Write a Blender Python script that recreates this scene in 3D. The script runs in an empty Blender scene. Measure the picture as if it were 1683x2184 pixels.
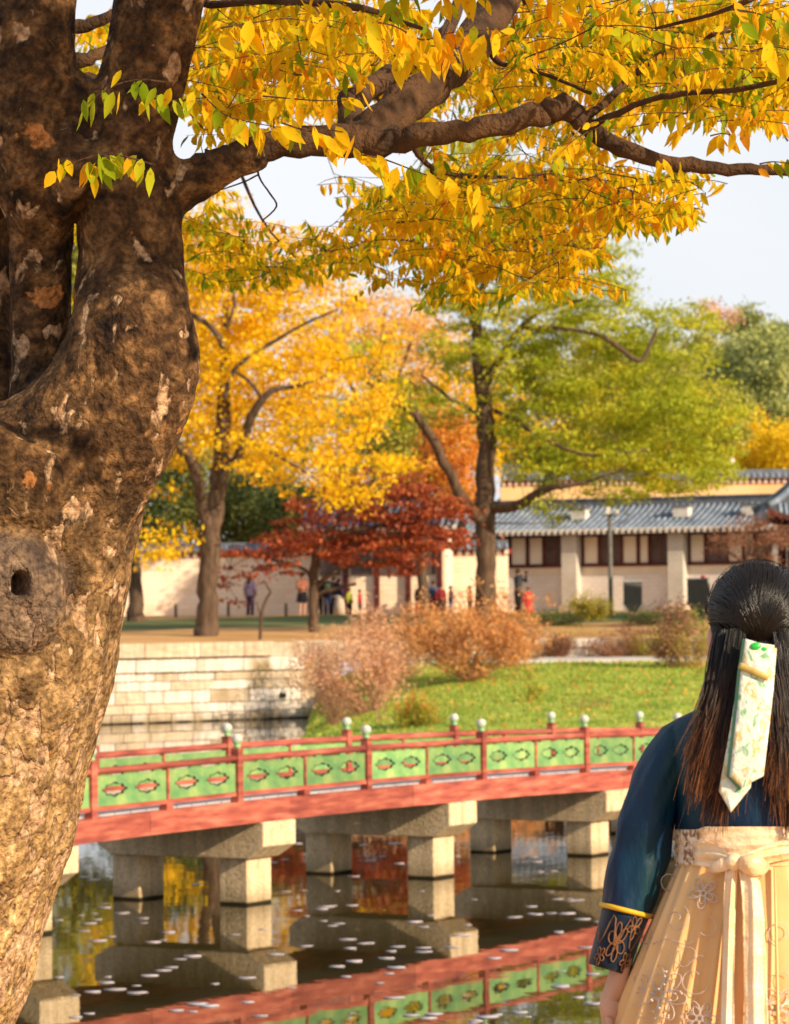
import bpy, bmesh, math, random
import numpy as np
from mathutils import Vector, Matrix, noise as mnoise

random.seed(7)
RNG = np.random.default_rng(7)
SC = bpy.context.scene
COL = SC.collection
PI = math.pi

# ------------------------------------------------------------------ camera
F = 7000.0                      # focal length in the pixels of a 1683 x 2184 picture
CAMZ = 3.15
PITCH = math.atan(208.0 / F)
ROLL = -0.010
cam_d = bpy.data.cameras.new('camera')
cam = bpy.data.objects.new('camera', cam_d)
COL.objects.link(cam)
MC = Matrix.Translation((0, 0, CAMZ)) @ Matrix.Rotation(PI / 2 + PITCH, 4, 'X') @ Matrix.Rotation(ROLL, 4, 'Z')
cam.matrix_world = MC
cam_d.sensor_fit = 'VERTICAL'
cam_d.sensor_height = 36.0
cam_d.sensor_width = 36.0
cam_d.lens = 36.0 * F / 2184.0
cam_d.clip_start = 0.1
cam_d.clip_end = 3000
cam_d.dof.use_dof = True
cam_d.dof.focus_distance = 8.0
cam_d.dof.aperture_fstop = 12.0
SC.camera = cam

# ------------------------------------------------------------------ sky, sun, exposure
SUN_EL = math.radians(24)
SUN_AZ = math.atan2(0.77, -0.64)      # bearing from +Y towards +X
sun_dir = Vector((math.sin(SUN_AZ) * math.cos(SUN_EL), math.cos(SUN_AZ) * math.cos(SUN_EL), math.sin(SUN_EL)))
world = bpy.data.worlds.new('World')
SC.world = world
world.use_nodes = True
wn = world.node_tree.nodes
wl = world.node_tree.links
bg = wn['Background']
sky = wn.new('ShaderNodeTexSky')
sky.sky_type = 'NISHITA'
sky.sun_disc = False
sky.sun_elevation = SUN_EL
sky.sun_rotation = SUN_AZ
sky.dust_density = 2.0
sky.air_density = 1.0
wmix = wn.new('ShaderNodeMixRGB')
wmix.blend_type = 'MIX'
tc = wn.new('ShaderNodeTexCoord')
mp = wn.new('ShaderNodeMapping')
mp.inputs['Scale'].default_value = (1.5, 1.5, 5.0)
wl.new(tc.outputs['Generated'], mp.inputs['Vector'])
cn = wn.new('ShaderNodeTexNoise')
cn.inputs['Scale'].default_value = 2.2
cn.inputs['Detail'].default_value = 6
wl.new(mp.outputs['Vector'], cn.inputs['Vector'])
cr = wn.new('ShaderNodeMapRange')
cr.inputs['From Min'].default_value = 0.35
cr.inputs['From Max'].default_value = 0.65
cr.inputs['To Min'].default_value = 0.55
cr.inputs['To Max'].default_value = 0.8
wl.new(cn.outputs['Fac'], cr.inputs['Value'])
sxyz = wn.new('ShaderNodeSeparateXYZ')
wl.new(tc.outputs['Generated'], sxyz.inputs[0])
hz = wn.new('ShaderNodeMapRange')          # thin veil of haze, whiter towards the horizon
hz.inputs['From Min'].default_value = 0.15
hz.inputs['From Max'].default_value = 0.75
hz.inputs['To Min'].default_value = 0.16
hz.inputs['To Max'].default_value = -0.32
wl.new(sxyz.outputs['Z'], hz.inputs['Value'])
hadd = wn.new('ShaderNodeMath'); hadd.operation = 'ADD'
wl.new(cr.outputs['Result'], hadd.inputs[0]); wl.new(hz.outputs['Result'], hadd.inputs[1])
wl.new(hadd.outputs[0], wmix.inputs['Fac'])
wl.new(sky.outputs['Color'], wmix.inputs['Color1'])
wmix.inputs['Color2'].default_value = (7.3, 7.5, 7.85, 1)
wl.new(wmix.outputs['Color'], bg.inputs['Color'])
bg.inputs['Strength'].default_value = 0.098
sd = bpy.data.lights.new('sun', 'SUN')
sd.energy = 4.9
sd.angle = math.radians(0.6)
sd.color = (1.0, 0.80, 0.55)
so = bpy.data.objects.new('sun', sd)
COL.objects.link(so)
so.rotation_euler = sun_dir.to_track_quat('Z', 'Y').to_euler()
SC.view_settings.view_transform = 'Standard'
SC.view_settings.look = 'None'
SC.view_settings.exposure = 0.42
SC.view_settings.gamma = 1.0
SC.view_settings.use_curve_mapping = False
SC.cycles.use_denoising = True
SC.cycles.max_bounces = 8
SC.cycles.diffuse_bounces = 3
SC.cycles.glossy_bounces = 3
SC.cycles.transmission_bounces = 4
SC.cycles.sample_clamp_indirect = 8


def at(x, y, z):
    """world point seen at picture point (x, y) at depth z"""
    return MC @ Vector(((x - 841.5) / F * z, -(y - 1092.0) / F * z, -z))


def atz(x, y, h=0.0):
    """world point of height h seen at picture point (x, y) (below the horizon)"""
    p = at(x, y, 1.0)
    o = Vector((0, 0, CAMZ))
    d = p - o
    k = (h - CAMZ) / d.z
    return o + d * k


# ------------------------------------------------------------------ helpers
def tag(o, label=None, cat=None, group=None, kind=None):
    if label: o['label'] = label
    if cat: o['category'] = cat
    if group: o['group'] = group
    if kind: o['kind'] = kind
    return o


def empty(name, loc, label, cat, group=None, rz=0.0):
    o = bpy.data.objects.new(name, None)
    o.empty_display_size = 0.2
    o.location = loc
    o.rotation_euler = (0, 0, rz)
    COL.objects.link(o)
    tag(o, label, cat, group)
    return o


def link_mesh(name, me, parent=None):
    o = bpy.data.objects.new(name, me)
    COL.objects.link(o)
    if parent is not None:
        o.parent = parent
    return o


class MB:
    def __init__(self, off=(0, 0, 0)):
        self.v = []; self.f = []; self.m = []
        self.off = Vector(off)

    def add(self, vs, fs, mi=0):
        b = len(self.v)
        self.v += [tuple(Vector(p) - self.off) for p in vs]
        self.f += [tuple(i + b for i in q) for q in fs]
        self.m += [mi] * len(fs)

    def box(self, c, s, ax=None, mi=0):
        """c centre, s full sizes, ax three axis vectors"""
        c = Vector(c)
        if ax is None: ax = (Vector((1, 0, 0)), Vector((0, 1, 0)), Vector((0, 0, 1)))
        vs = []
        for sx in (-.5, .5):
            for sy in (-.5, .5):
                for sz in (-.5, .5):
                    vs.append(c + ax[0] * (sx * s[0]) + ax[1] * (sy * s[1]) + ax[2] * (sz * s[2]))
        self.add(vs, [(0, 1, 3, 2), (4, 6, 7, 5), (0, 4, 5, 1), (2, 3, 7, 6), (0, 2, 6, 4), (1, 5, 7, 3)], mi)

    def beam(self, a, b, w, h, mi=0, up=Vector((0, 0, 1))):
        a = Vector(a); b = Vector(b)
        d = (b - a); L = d.length; d.normalize()
        s = d.cross(up).normalized(); u = s.cross(d).normalized()
        self.box((a + b) / 2, (L, w, h), (d, s, u), mi)

    def tube(self, pts, rad, n=8, mi=0, cap=True, flat=1.0, side=None):
        pts = [Vector(p) for p in pts]
        if not hasattr(rad, '__len__'): rad = [rad] * len(pts)
        rings = []
        prev = None
        for i, p in enumerate(pts):
            if i == 0: d = pts[1] - pts[0]
            elif i == len(pts) - 1: d = pts[-1] - pts[-2]
            else: d = pts[i + 1] - pts[i - 1]
            d.normalize()
            if prev is None:
                r = Vector((0, 0, 1)) if abs(d.z) < .9 else Vector((1, 0, 0))
                if side is not None: r = Vector(side)
                a = (r - d * r.dot(d)).normalized()
            else:
                a = (prev - d * prev.dot(d)).normalized()
            prev = a
            b = d.cross(a)
            rings.append([p + a * (math.cos(2 * PI * k / n) * rad[i]) + b * (math.sin(2 * PI * k / n) * rad[i] * flat) for k in range(n)])
        self.loft(rings, mi, cap)

    def loft(self, rings, mi=0, cap=True, closed=True):
        n = len(rings[0]); vs = [p for r in rings for p in r]; fs = []
        for i in range(len(rings) - 1):
            for k in range(n if closed else n - 1):
                k2 = (k + 1) % n
                fs.append((i * n + k, i * n + k2, (i + 1) * n + k2, (i + 1) * n + k))
        if cap and closed:
            fs.append(tuple(range(n))[::-1])
            fs.append(tuple((len(rings) - 1) * n + k for k in range(n)))
        self.add(vs, fs, mi)

    def lathe(self, c, prof, n=12, mi=0, mfun=None):
        c = Vector(c)
        rings = [[c + Vector((math.cos(2 * PI * k / n) * r, math.sin(2 * PI * k / n) * r, z)) for k in range(n)] for r, z in prof]
        self.loft(rings, mi)

    def build(self, name, mats, parent=None, smooth=False):
        me = bpy.data.meshes.new(name)
        me.from_pydata(self.v, [], self.f)
        if not isinstance(mats, (list, tuple)): mats = [mats]
        for m in mats: me.materials.append(m)
        if len(mats) > 1:
            me.polygons.foreach_set('material_index', np.array(self.m, dtype=np.int32))
        if smooth:
            me.polygons.foreach_set('use_smooth', np.ones(len(me.polygons), dtype=bool))
        me.update()
        bm = bmesh.new(); bm.from_mesh(me)
        bmesh.ops.recalc_face_normals(bm, faces=bm.faces)
        bm.to_mesh(me); bm.free()
        return link_mesh(name, me, parent)


def np_mesh(name, verts, faces, mats, parent=None, smooth=False, mi=None):
    """verts (N,3), faces (M,k) arrays"""
    me = bpy.data.meshes.new(name)
    M, k = faces.shape
    me.vertices.add(len(verts)); me.vertices.foreach_set('co', verts.astype(np.float32).ravel())
    me.loops.add(M * k); me.loops.foreach_set('vertex_index', faces.astype(np.int32).ravel())
    me.polygons.add(M)
    me.polygons.foreach_set('loop_start', np.arange(0, M * k, k, dtype=np.int32))
    me.polygons.foreach_set('loop_total', np.full(M, k, dtype=np.int32))
    if not isinstance(mats, (list, tuple)): mats = [mats]
    for m in mats: me.materials.append(m)
    if mi is not None: me.polygons.foreach_set('material_index', mi.astype(np.int32))
    if smooth: me.polygons.foreach_set('use_smooth', np.ones(M, dtype=bool))
    me.update(calc_edges=True)
    return link_mesh(name, me, parent)


def copy_tree(o, parent=None):
    c = o.copy(); COL.objects.link(c)
    if parent is not None: c.parent = parent
    for ch in [k for k in bpy.data.objects if k.parent == o]:
        copy_tree(ch, c)
    return c


# ------------------------------------------------------------------ materials
def nodes_of(name):
    m = bpy.data.materials.new(name); m.use_nodes = True
    nt = m.node_tree
    return m, nt.nodes, nt.links, nt.nodes['Principled BSDF']


def ramp(nd, stops):
    r = nd.new('ShaderNodeValToRGB')
    e = r.color_ramp.elements
    e[0].position = stops[0][0]; e[0].color = (*stops[0][1], 1)
    e[1].position = stops[-1][0]; e[1].color = (*stops[-1][1], 1)
    for p, c in stops[1:-1]:
        k = e.new(p); k.color = (*c, 1)
    return r


def mat(name, c, rough=.7, c2=None, scale=6.0, detail=5, bump=0.0, bscale=None, spec=.3, metallic=0, stretch=None, per_obj=0.0, coord='Object', c3=None, sheen=0):
    m, nd, lk, b = nodes_of(name)
    b.inputs['Roughness'].default_value = rough
    b.inputs['Specular IOR Level'].default_value = spec
    b.inputs['Metallic'].default_value = metallic
    if sheen: b.inputs['Sheen Weight'].default_value = sheen
    c2 = c2 or tuple(x * .72 for x in c)
    co = nd.new('ShaderNodeTexCoord')
    src = co.outputs[coord]
    if coord == 'World':
        pass
    mpn = nd.new('ShaderNodeMapping')
    if stretch: mpn.inputs['Scale'].default_value = stretch
    lk.new(src, mpn.inputs['Vector'])
    nz = nd.new('ShaderNodeTexNoise')
    nz.inputs['Scale'].default_value = scale; nz.inputs['Detail'].default_value = detail
    lk.new(mpn.outputs['Vector'], nz.inputs['Vector'])
    st = [(.3, c2), (.7, c)] if c3 is None else [(.3, c2), (.5, c), (.7, c3)]
    r = ramp(nd, st)
    lk.new(nz.outputs['Fac'], r.inputs['Fac'])
    out = r.outputs['Color']
    if per_obj:
        oi = nd.new('ShaderNodeObjectInfo')
        mr = nd.new('ShaderNodeMapRange')
        mr.inputs['To Min'].default_value = 1 - per_obj; mr.inputs['To Max'].default_value = 1 + per_obj
        lk.new(oi.outputs['Random'], mr.inputs['Value'])
        hs = nd.new('ShaderNodeHueSaturation')
        lk.new(mr.outputs['Result'], hs.inputs['Value'])
        lk.new(out, hs.inputs['Color']); out = hs.outputs['Color']
    lk.new(out, b.inputs['Base Color'])
    if bump:
        n2 = nd.new('ShaderNodeTexNoise')
        n2.inputs['Scale'].default_value = bscale or scale * 5; n2.inputs['Detail'].default_value = 4
        lk.new(mpn.outputs['Vector'], n2.inputs['Vector'])
        bp = nd.new('ShaderNodeBump'); bp.inputs['Strength'].default_value = bump; bp.inputs['Distance'].default_value = .02
        lk.new(n2.outputs['Fac'], bp.inputs['Height']); lk.new(bp.outputs['Normal'], b.inputs['Normal'])
    return m


def leaf_mat(name, stops, transl=.35, rough=.5, spec=.25, nscale=1.2, spots=False):
    """stops: ramp over a random value per leaf, blended with a soft noise through the crown"""
    m, nd, lk, b = nodes_of(name)
    g = nd.new('ShaderNodeNewGeometry'); oi = nd.new('ShaderNodeObjectInfo')
    nz = nd.new('ShaderNodeTexNoise'); nz.inputs['Scale'].default_value = nscale; nz.inputs['Detail'].default_value = 2
    lk.new(g.outputs['Position'], nz.inputs['Vector'])
    a = nd.new('ShaderNodeMath'); a.operation = 'ADD'
    lk.new(g.outputs['Random Per Island'], a.inputs[0]); lk.new(oi.outputs['Random'], a.inputs[1])
    fr = nd.new('ShaderNodeMath'); fr.operation = 'FRACT'; lk.new(a.outputs[0], fr.inputs[0])
    mx = nd.new('ShaderNodeMath'); mx.operation = 'MULTIPLY_ADD'
    lk.new(fr.outputs[0], mx.inputs[0]); mx.inputs[1].default_value = .55
    n2 = nd.new('ShaderNodeMapRange'); n2.inputs['From Min'].default_value = .3; n2.inputs['From Max'].default_value = .7
    n2.inputs['To Max'].default_value = .45
    lk.new(nz.outputs['Fac'], n2.inputs['Value']); lk.new(n2.outputs['Result'], mx.inputs[2])
    r = ramp(nd, stops); lk.new(mx.outputs[0], r.inputs['Fac'])
    if spots:
        ns = nd.new('ShaderNodeTexNoise'); ns.inputs['Scale'].default_value = 55; ns.inputs['Detail'].default_value = 3
        lk.new(g.outputs['Position'], ns.inputs['Vector'])
        rs_ = ramp(nd, [(.60, (0, 0, 0)), (.72, (.8, .8, .8))]); lk.new(ns.outputs['Fac'], rs_.inputs['Fac'])
        mxs = nd.new('ShaderNodeMixRGB'); lk.new(rs_.outputs['Color'], mxs.inputs['Fac']); lk.new(r.outputs['Color'], mxs.inputs['Color1'])
        mxs.inputs['Color2'].default_value = (.42, .15, .02, 1); r = mxs
    lk.new(r.outputs['Color'], b.inputs['Base Color'])
    b.inputs['Roughness'].default_value = rough; b.inputs['Specular IOR Level'].default_value = spec
    t = nd.new('ShaderNodeBsdfTranslucent'); lk.new(r.outputs['Color'], t.inputs['Color'])
    ms = nd.new('ShaderNodeMixShader'); ms.inputs['Fac'].default_value = transl
    out = nd['Material Output']
    lk.new(b.outputs[0], ms.inputs[1]); lk.new(t.outputs[0], ms.inputs[2]); lk.new(ms.outputs[0], out.inputs['Surface'])
    return m


_t0 = at(-120, 2440, 10.0); _t0.z = 1.56
BURL = tuple(at(20, 1265, 9.53) - _t0)

def bark_big():
    m, nd, lk, b = nodes_of('zelkova_bark')
    co = nd.new('ShaderNodeTexCoord')
    def noise(sc, det=5, stretch=None, dist=0):
        mpn = nd.new('ShaderNodeMapping')
        if stretch: mpn.inputs['Scale'].default_value = stretch
        lk.new(co.outputs['Object'], mpn.inputs['Vector'])
        n = nd.new('ShaderNodeTexNoise'); n.inputs['Scale'].default_value = sc; n.inputs['Detail'].default_value = det
        n.inputs['Distortion'].default_value = dist
        lk.new(mpn.outputs['Vector'], n.inputs['Vector'])
        return n
    base = noise(13, 10, None, .6)
    r1 = ramp(nd, [(.32, (.016, .008, .004)), (.5, (.085, .042, .016)), (.70, (.25, .13, .05))])
    lk.new(base.outputs['Fac'], r1.inputs['Fac'])
    r1_sun = ramp(nd, [(.30, (.18, .10, .04)), (.5, (.44, .27, .11)), (.72, (.68, .46, .22))])
    lk.new(base.outputs['Fac'], r1_sun.inputs['Fac'])
    fl = noise(11, 9, (1.25, 1.25, .8), .4)
    # flaking (old bark fallen in plates) and painted sunlight grow towards the foot
    sx = nd.new('ShaderNodeSeparateXYZ'); lk.new(co.outputs['Object'], sx.inputs[0])
    mr = nd.new('ShaderNodeMapRange')
    mr.inputs['From Min'].default_value = .5; mr.inputs['From Max'].default_value = 2.0
    mr.inputs['To Min'].default_value = .11; mr.inputs['To Max'].default_value = 0.0
    lk.new(sx.outputs['Z'], mr.inputs['Value'])
    young = nd.new('ShaderNodeMath'); young.operation = 'MULTIPLY'; young.inputs[1].default_value = 9.5; young.use_clamp = True  # mixes in golden sunlight painted on the lower trunk, not younger bark
    lk.new(mr.outputs['Result'], young.inputs[0])
    mb1 = nd.new('ShaderNodeMixRGB'); lk.new(young.outputs[0], mb1.inputs['Fac'])  # young is the share of painted sunlight
    lk.new(r1.outputs['Color'], mb1.inputs['Color1']); lk.new(r1_sun.outputs['Color'], mb1.inputs['Color2'])
    ad = nd.new('ShaderNodeMath'); ad.operation = 'ADD'
    lk.new(fl.outputs['Fac'], ad.inputs[0]); lk.new(mr.outputs['Result'], ad.inputs[1])
    r2 = ramp(nd, [(.600, (0, 0, 0)), (.640, (.95, .95, .95))]); lk.new(ad.outputs[0], r2.inputs['Fac'])
    fc = noise(26, 5)
    r3 = ramp(nd, [(.3, (.30, .16, .075)), (.7, (.58, .39, .23))]); lk.new(fc.outputs['Fac'], r3.inputs['Fac'])
    mx = nd.new('ShaderNodeMixRGB'); lk.new(r2.outputs['Color'], mx.inputs['Fac'])
    lk.new(mb1.outputs['Color'], mx.inputs['Color1']); lk.new(r3.outputs['Color'], mx.inputs['Color2'])
    og = noise(6.0, 5, (1, 1, 1.2), .3)
    r4 = ramp(nd, [(.685, (0, 0, 0)), (.70, (.9, .9, .9))]); lk.new(og.outputs['Fac'], r4.inputs['Fac'])
    m2 = nd.new('ShaderNodeMixRGB'); lk.new(r4.outputs['Color'], m2.inputs['Fac'])
    lk.new(mx.outputs['Color'], m2.inputs['Color1']); m2.inputs['Color2'].default_value = (.42, .17, .05, 1)
    fine = noise(60, 8)
    m3 = nd.new('ShaderNodeMixRGB'); m3.blend_type = 'OVERLAY'; m3.inputs['Fac'].default_value = .75
    fr_ = ramp(nd, [(.36, (.22, .22, .22)), (.64, (.80, .80, .80))]); lk.new(fine.outputs['Fac'], fr_.inputs['Fac'])
    lk.new(m2.outputs['Color'], m3.inputs['Color1']); lk.new(fr_.outputs['Color'], m3.inputs['Color2'])
    vs_ = nd.new('ShaderNodeVectorMath'); vs_.operation = 'SUBTRACT'; lk.new(co.outputs['Object'], vs_.inputs[0]); vs_.inputs[1].default_value = BURL
    vm_ = nd.new('ShaderNodeVectorMath'); vm_.operation = 'MULTIPLY'; lk.new(vs_.outputs[0], vm_.inputs[0]); vm_.inputs[1].default_value = (1 / .175, 0, 1 / .195)
    vl_ = nd.new('ShaderNodeVectorMath'); vl_.operation = 'LENGTH'; lk.new(vm_.outputs[0], vl_.inputs[0])
    wob = nd.new('ShaderNodeMath'); wob.operation = 'MULTIPLY_ADD'; lk.new(base.outputs['Fac'], wob.inputs[0]); wob.inputs[1].default_value = .35; lk.new(vl_.outputs['Value'], wob.inputs[2])
    rb1 = ramp(nd, [(.0, (.75, .75, .75)), (.80, (.62, .62, .62)), (1.0, (0, 0, 0))]); 
    dv = nd.new('ShaderNodeMath'); dv.operation = 'MULTIPLY'; dv.inputs[1].default_value = .82; lk.new(wob.outputs[0], dv.inputs[0]); lk.new(dv.outputs[0], rb1.inputs['Fac'])
    gb1 = ramp(nd, [(.3, (.06, .042, .034)), (.7, (.20, .145, .115))]); lk.new(fine.outputs['Fac'], gb1.inputs['Fac'])
    mbr = nd.new('ShaderNodeMixRGB'); lk.new(rb1.outputs['Color'], mbr.inputs['Fac']); lk.new(m3.outputs['Color'], mbr.inputs['Color1']); lk.new(gb1.outputs['Color'], mbr.inputs['Color2'])
    lk.new(mbr.outputs['Color'], b.inputs['Base Color'])
    b.inputs['Roughness'].default_value = .85; b.inputs['Specular IOR Level'].default_value = .2
    hsum = nd.new('ShaderNodeMath'); hsum.operation = 'MULTIPLY_ADD'
    lk.new(r2.outputs['Color'], hsum.inputs[0]); hsum.inputs[1].default_value = -.35
    n5 = noise(34, 7); lk.new(n5.outputs['Fac'], hsum.inputs[2])
    bp = nd.new('ShaderNodeBump'); bp.inputs['Strength'].default_value = .9; bp.inputs['Distance'].default_value = .045
    lk.new(hsum.outputs[0], bp.inputs['Height']); lk.new(bp.outputs['Normal'], b.inputs['Normal'])
    return m


def stone_mat(name, c, c2, scale=8, wet=False, bump=.5, chisel=True, per_obj=0.0, stain=None):
    m = mat(name, c, .85, c2, scale, 8, bump, 40, .2, per_obj=per_obj, c3=tuple(min(1, x * 1.15) for x in c))
    nd = m.node_tree.nodes; lk = m.node_tree.links; b = nd['Principled BSDF']
    g = nd.new('ShaderNodeNewGeometry'); s = nd.new('ShaderNodeSeparateXYZ'); lk.new(g.outputs['Position'], s.inputs[0])
    src = b.inputs['Base Color'].links[0].from_socket
    if wet:
        r = nd.new('ShaderNodeMapRange'); r.inputs['From Min'].default_value = wet; r.inputs['From Max'].default_value = wet * 1.35
        n = nd.new('ShaderNodeTexNoise'); n.inputs['Scale'].default_value = 3
        lk.new(g.outputs['Position'], n.inputs['Vector'])
        ma = nd.new('ShaderNodeMath'); ma.operation = 'MULTIPLY_ADD'; ma.inputs[1].default_value = wet * .6
        lk.new(n.outputs['Fac'], ma.inputs[0]); lk.new(s.outputs['Z'], ma.inputs[2])
        lk.new(ma.outputs[0], r.inputs['Value'])
        mx = nd.new('ShaderNodeMixRGB'); lk.new(r.outputs['Result'], mx.inputs['Fac'])
        mx.inputs['Color1'].default_value = (.025, .018, .008, 1)
        r9 = nd.new('ShaderNodeMapRange'); r9.inputs['From Min'].default_value = wet * 1.2; r9.inputs['From Max'].default_value = wet * 7
        r9.inputs['To Min'].default_value = .45; r9.inputs['To Max'].default_value = 1.0; lk.new(ma.outputs[0], r9.inputs['Value'])
        n9 = nd.new('ShaderNodeTexNoise'); n9.inputs['Scale'].default_value = 1.0; n9.inputs['Detail'].default_value = 7
        m9 = nd.new('ShaderNodeMapping'); m9.inputs['Scale'].default_value = (9, 9, 1.3); lk.new(g.outputs['Position'], m9.inputs['Vector']); lk.new(m9.outputs[0], n9.inputs['Vector'])
        r8 = nd.new('ShaderNodeMapRange'); r8.inputs['From Min'].default_value = .35; r8.inputs['From Max'].default_value = .62; r8.inputs['To Min'].default_value = .68
        lk.new(n9.outputs['Fac'], r8.inputs['Value'])
        a9 = nd.new('ShaderNodeMath'); a9.operation = 'MULTIPLY'; lk.new(r9.outputs['Result'], a9.inputs[0]); lk.new(r8.outputs['Result'], a9.inputs[1])
        mz = nd.new('ShaderNodeMixRGB'); lk.new(a9.outputs[0], mz.inputs['Fac']); mz.inputs['Color1'].default_value = (.14, .10, .04, 1)
        lk.new(src, mz.inputs['Color2']); lk.new(mz.outputs['Color'], mx.inputs['Color2'])
        lk.new(mx.outputs['Color'], b.inputs['Base Color']); src = mx.outputs['Color']
    if stain:
        n = nd.new('ShaderNodeTexNoise'); n.inputs['Scale'].default_value = stain; n.inputs['Detail'].default_value = 5
        lk.new(g.outputs['Position'], n.inputs['Vector'])
        r = ramp(nd, [(.55, (0, 0, 0)), (.68, (1, 1, 1))]); lk.new(n.outputs['Fac'], r.inputs['Fac'])
        mx = nd.new('ShaderNodeMixRGB'); lk.new(r.outputs['Color'], mx.inputs['Fac'])
        mx.inputs['Color2'].default_value = (.34, .25, .14, 1); lk.new(src, mx.inputs['Color1'])
        lk.new(mx.outputs['Color'], b.inputs['Base Color'])
    return m


def brick_mat(name, c, mortar, w, h, rot=0.0, ms=.02):
    m, nd, lk, b = nodes_of(name)
    co = nd.new('ShaderNodeTexCoord')
    sp = nd.new('ShaderNodeSeparateXYZ'); lk.new(co.outputs['Object'], sp.inputs[0])
    cb = nd.new('ShaderNodeCombineXYZ'); lk.new(sp.outputs['X'], cb.inputs['X']); lk.new(sp.outputs['Z'], cb.inputs['Y'])
    br = nd.new('ShaderNodeTexBrick'); lk.new(cb.outputs[0], br.inputs['Vector'])
    br.inputs['Color1'].default_value = (*c, 1); br.inputs['Color2'].default_value = (*[x * .9 for x in c], 1)
    br.inputs['Mortar'].default_value = (*mortar, 1)
    br.inputs['Scale'].default_value = 1; br.inputs['Brick Width'].default_value = w; br.inputs['Row Height'].default_value = h
    br.inputs['Mortar Size'].default_value = ms
    nz = nd.new('ShaderNodeTexNoise'); nz.inputs['Scale'].default_value = 1.2; nz.inputs['Detail'].default_value = 6
    lk.new(co.outputs['Object'], nz.inputs['Vector'])
    mx = nd.new('ShaderNodeMixRGB'); mx.blend_type = 'OVERLAY'; mx.inputs['Fac'].default_value = .35
    lk.new(br.outputs['Color'], mx.inputs['Color1']); lk.new(nz.outputs['Fac'], mx.inputs['Color2'])
    lk.new(mx.outputs['Color'], b.inputs['Base Color'])
    b.inputs['Roughness'].default_value = .85
    return m


M = {}
M['bark_big'] = bark_big()
M['bark_limb'] = mat('limb_bark', (.12, .058, .024), .85, (.035, .018, .008), 12, 9, .9, 55)
M['bark_far'] = mat('grey_brown_bark', (.15, .095, .06), .9, (.045, .028, .018), 3, 8, .8, 10, stretch=(2.5, 2.5, .5))
M['bark_dark'] = mat('dark_bark', (.06, .038, .028), .9, (.02, .014, .01), 4, 6)
M['twig_pink'] = mat('pinkish_twigs', (.52, .27, .16), .8, (.30, .16, .10), 4, 4)
M['twig_tan'] = mat('tan_twigs', (.62, .33, .15), .8, (.38, .18, .08), 4, 4)
M['red'] = mat('red_painted_timber', (.40, .098, .066), .7, (.22, .052, .044), 4.0, 10, .5, 30, stretch=(.6, .6, 4), per_obj=.2, c3=(.58, .19, .12), spec=.2)
M['red_dark'] = mat('dark_red_timber', (.12, .018, .014), .6, (.05, .01, .01), 4, 5)
M['green_panel'] = mat('green_painted_panel', (.20, .36, .12), .6, (.08, .23, .10), 3.6, 8, .4, 30, per_obj=.22, c3=(.42, .48, .17))
M['rim'] = mat('dark_green_outline', (.02, .045, .03), .6, (.01, .02, .015), 8)
M['finial_white'] = mat('finial_white_paint', (.66, .64, .58), .7, (.40, .42, .34), 25, 4, .2)
M['finial_green'] = mat('finial_green_paint', (.35, .52, .24), .6, (.16, .36, .18), 25, 4)
M['deck'] = mat('pale_grey_deck', (.50, .51, .54), .45, (.34, .35, .4), 3, 6, spec=.5)
M['pier'] = stone_mat('granite_pier', (.82, .63, .40), (.64, .46, .26), 26, wet=.032, bump=1.0)
M['stone_a'] = stone_mat('white_granite_block', (.76, .68, .60), (.62, .53, .44), 5, wet=.05, per_obj=.06, stain=.55)
M['stone_b'] = stone_mat('cream_granite_block', (.62, .50, .37), (.46, .35, .23), 4, wet=.05, per_obj=.12, stain=.5)
M['joint'] = mat('dark_joint_mortar', (.42, .31, .19), .9, (.26, .19, .11), 3)
M['grass'] = mat('lawn_grass', (.30, .38, .05), .9, (.15, .24, .03), .9, 10, .9, 22, spec=.1, c3=(.50, .48, .11))
M['blade'] = leaf_mat('grass_blades', [(.0, (.12, .22, .02)), (.45, (.28, .38, .04)), (.8, (.50, .50, .10)), (1, (.50, .42, .14))], .3)
M['sand'] = mat('sandy_ground', (.50, .29, .11), .95, (.34, .19, .07), .35, 8, .4, 12, c3=(.58, .36, .15))
M['verge'] = mat('dark_green_verge', (.12, .15, .04), .95, (.07, .09, .025), .6, 8, .5, 12)  # dark green strip across the sandy ground
M['path'] = mat('pale_path', (.60, .56, .52), .9, (.46, .42, .38), .8, 6)
M['plaster'] = mat('cream_plaster', (.80, .70, .56), .9, (.62, .52, .40), .8, 5)
M['panel_w'] = mat('white_wall_panel', (.82, .74, .62), .9, (.74, .65, .54), .8, 5)
M['brick_white'] = brick_mat('white_tile_brick', (.80, .75, .71), (.70, .63, .57), .30, .16)
M['brick_grey'] = brick_mat('grey_pillar_brick', (.54, .50, .44), (.64, .60, .54), .24, .12, ms=.012)
M['brick_peach'] = brick_mat('peach_wall_brick', (.96, .78, .60), (.86, .62, .46), .42, .19, ms=.014)
M['wall_gold'] = mat('ochre_plaster', (.80, .55, .30), .9, (.66, .42, .20), .5, 6)
M['window'] = mat('dark_window_paper', (.13, .09, .08), .4, (.07, .045, .04), 3)
M['lattice'] = mat('lattice_wood', (.20, .10, .07), .7, (.12, .05, .04), 5)
M['tile'] = mat('slate_blue_roof_tile', (.20, .25, .33), .55, (.11, .14, .20), 2.0, 6, spec=.5, c3=(.30, .36, .45))
M['trough'] = mat('dark_roof_trough', (.07, .08, .10), .8, (.04, .045, .06), 3)
M['ridge'] = mat('grey_ridge', (.17, .18, .21), .8, (.10, .11, .13), 3)
M['eave'] = mat('white_eave_plug', (.80, .74, .66), .8, (.62, .56, .5), 6)
M['dent_red'] = mat('dark_red_rafter_end', (.34, .04, .03), .7, (.2, .025, .02), 5)
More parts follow.
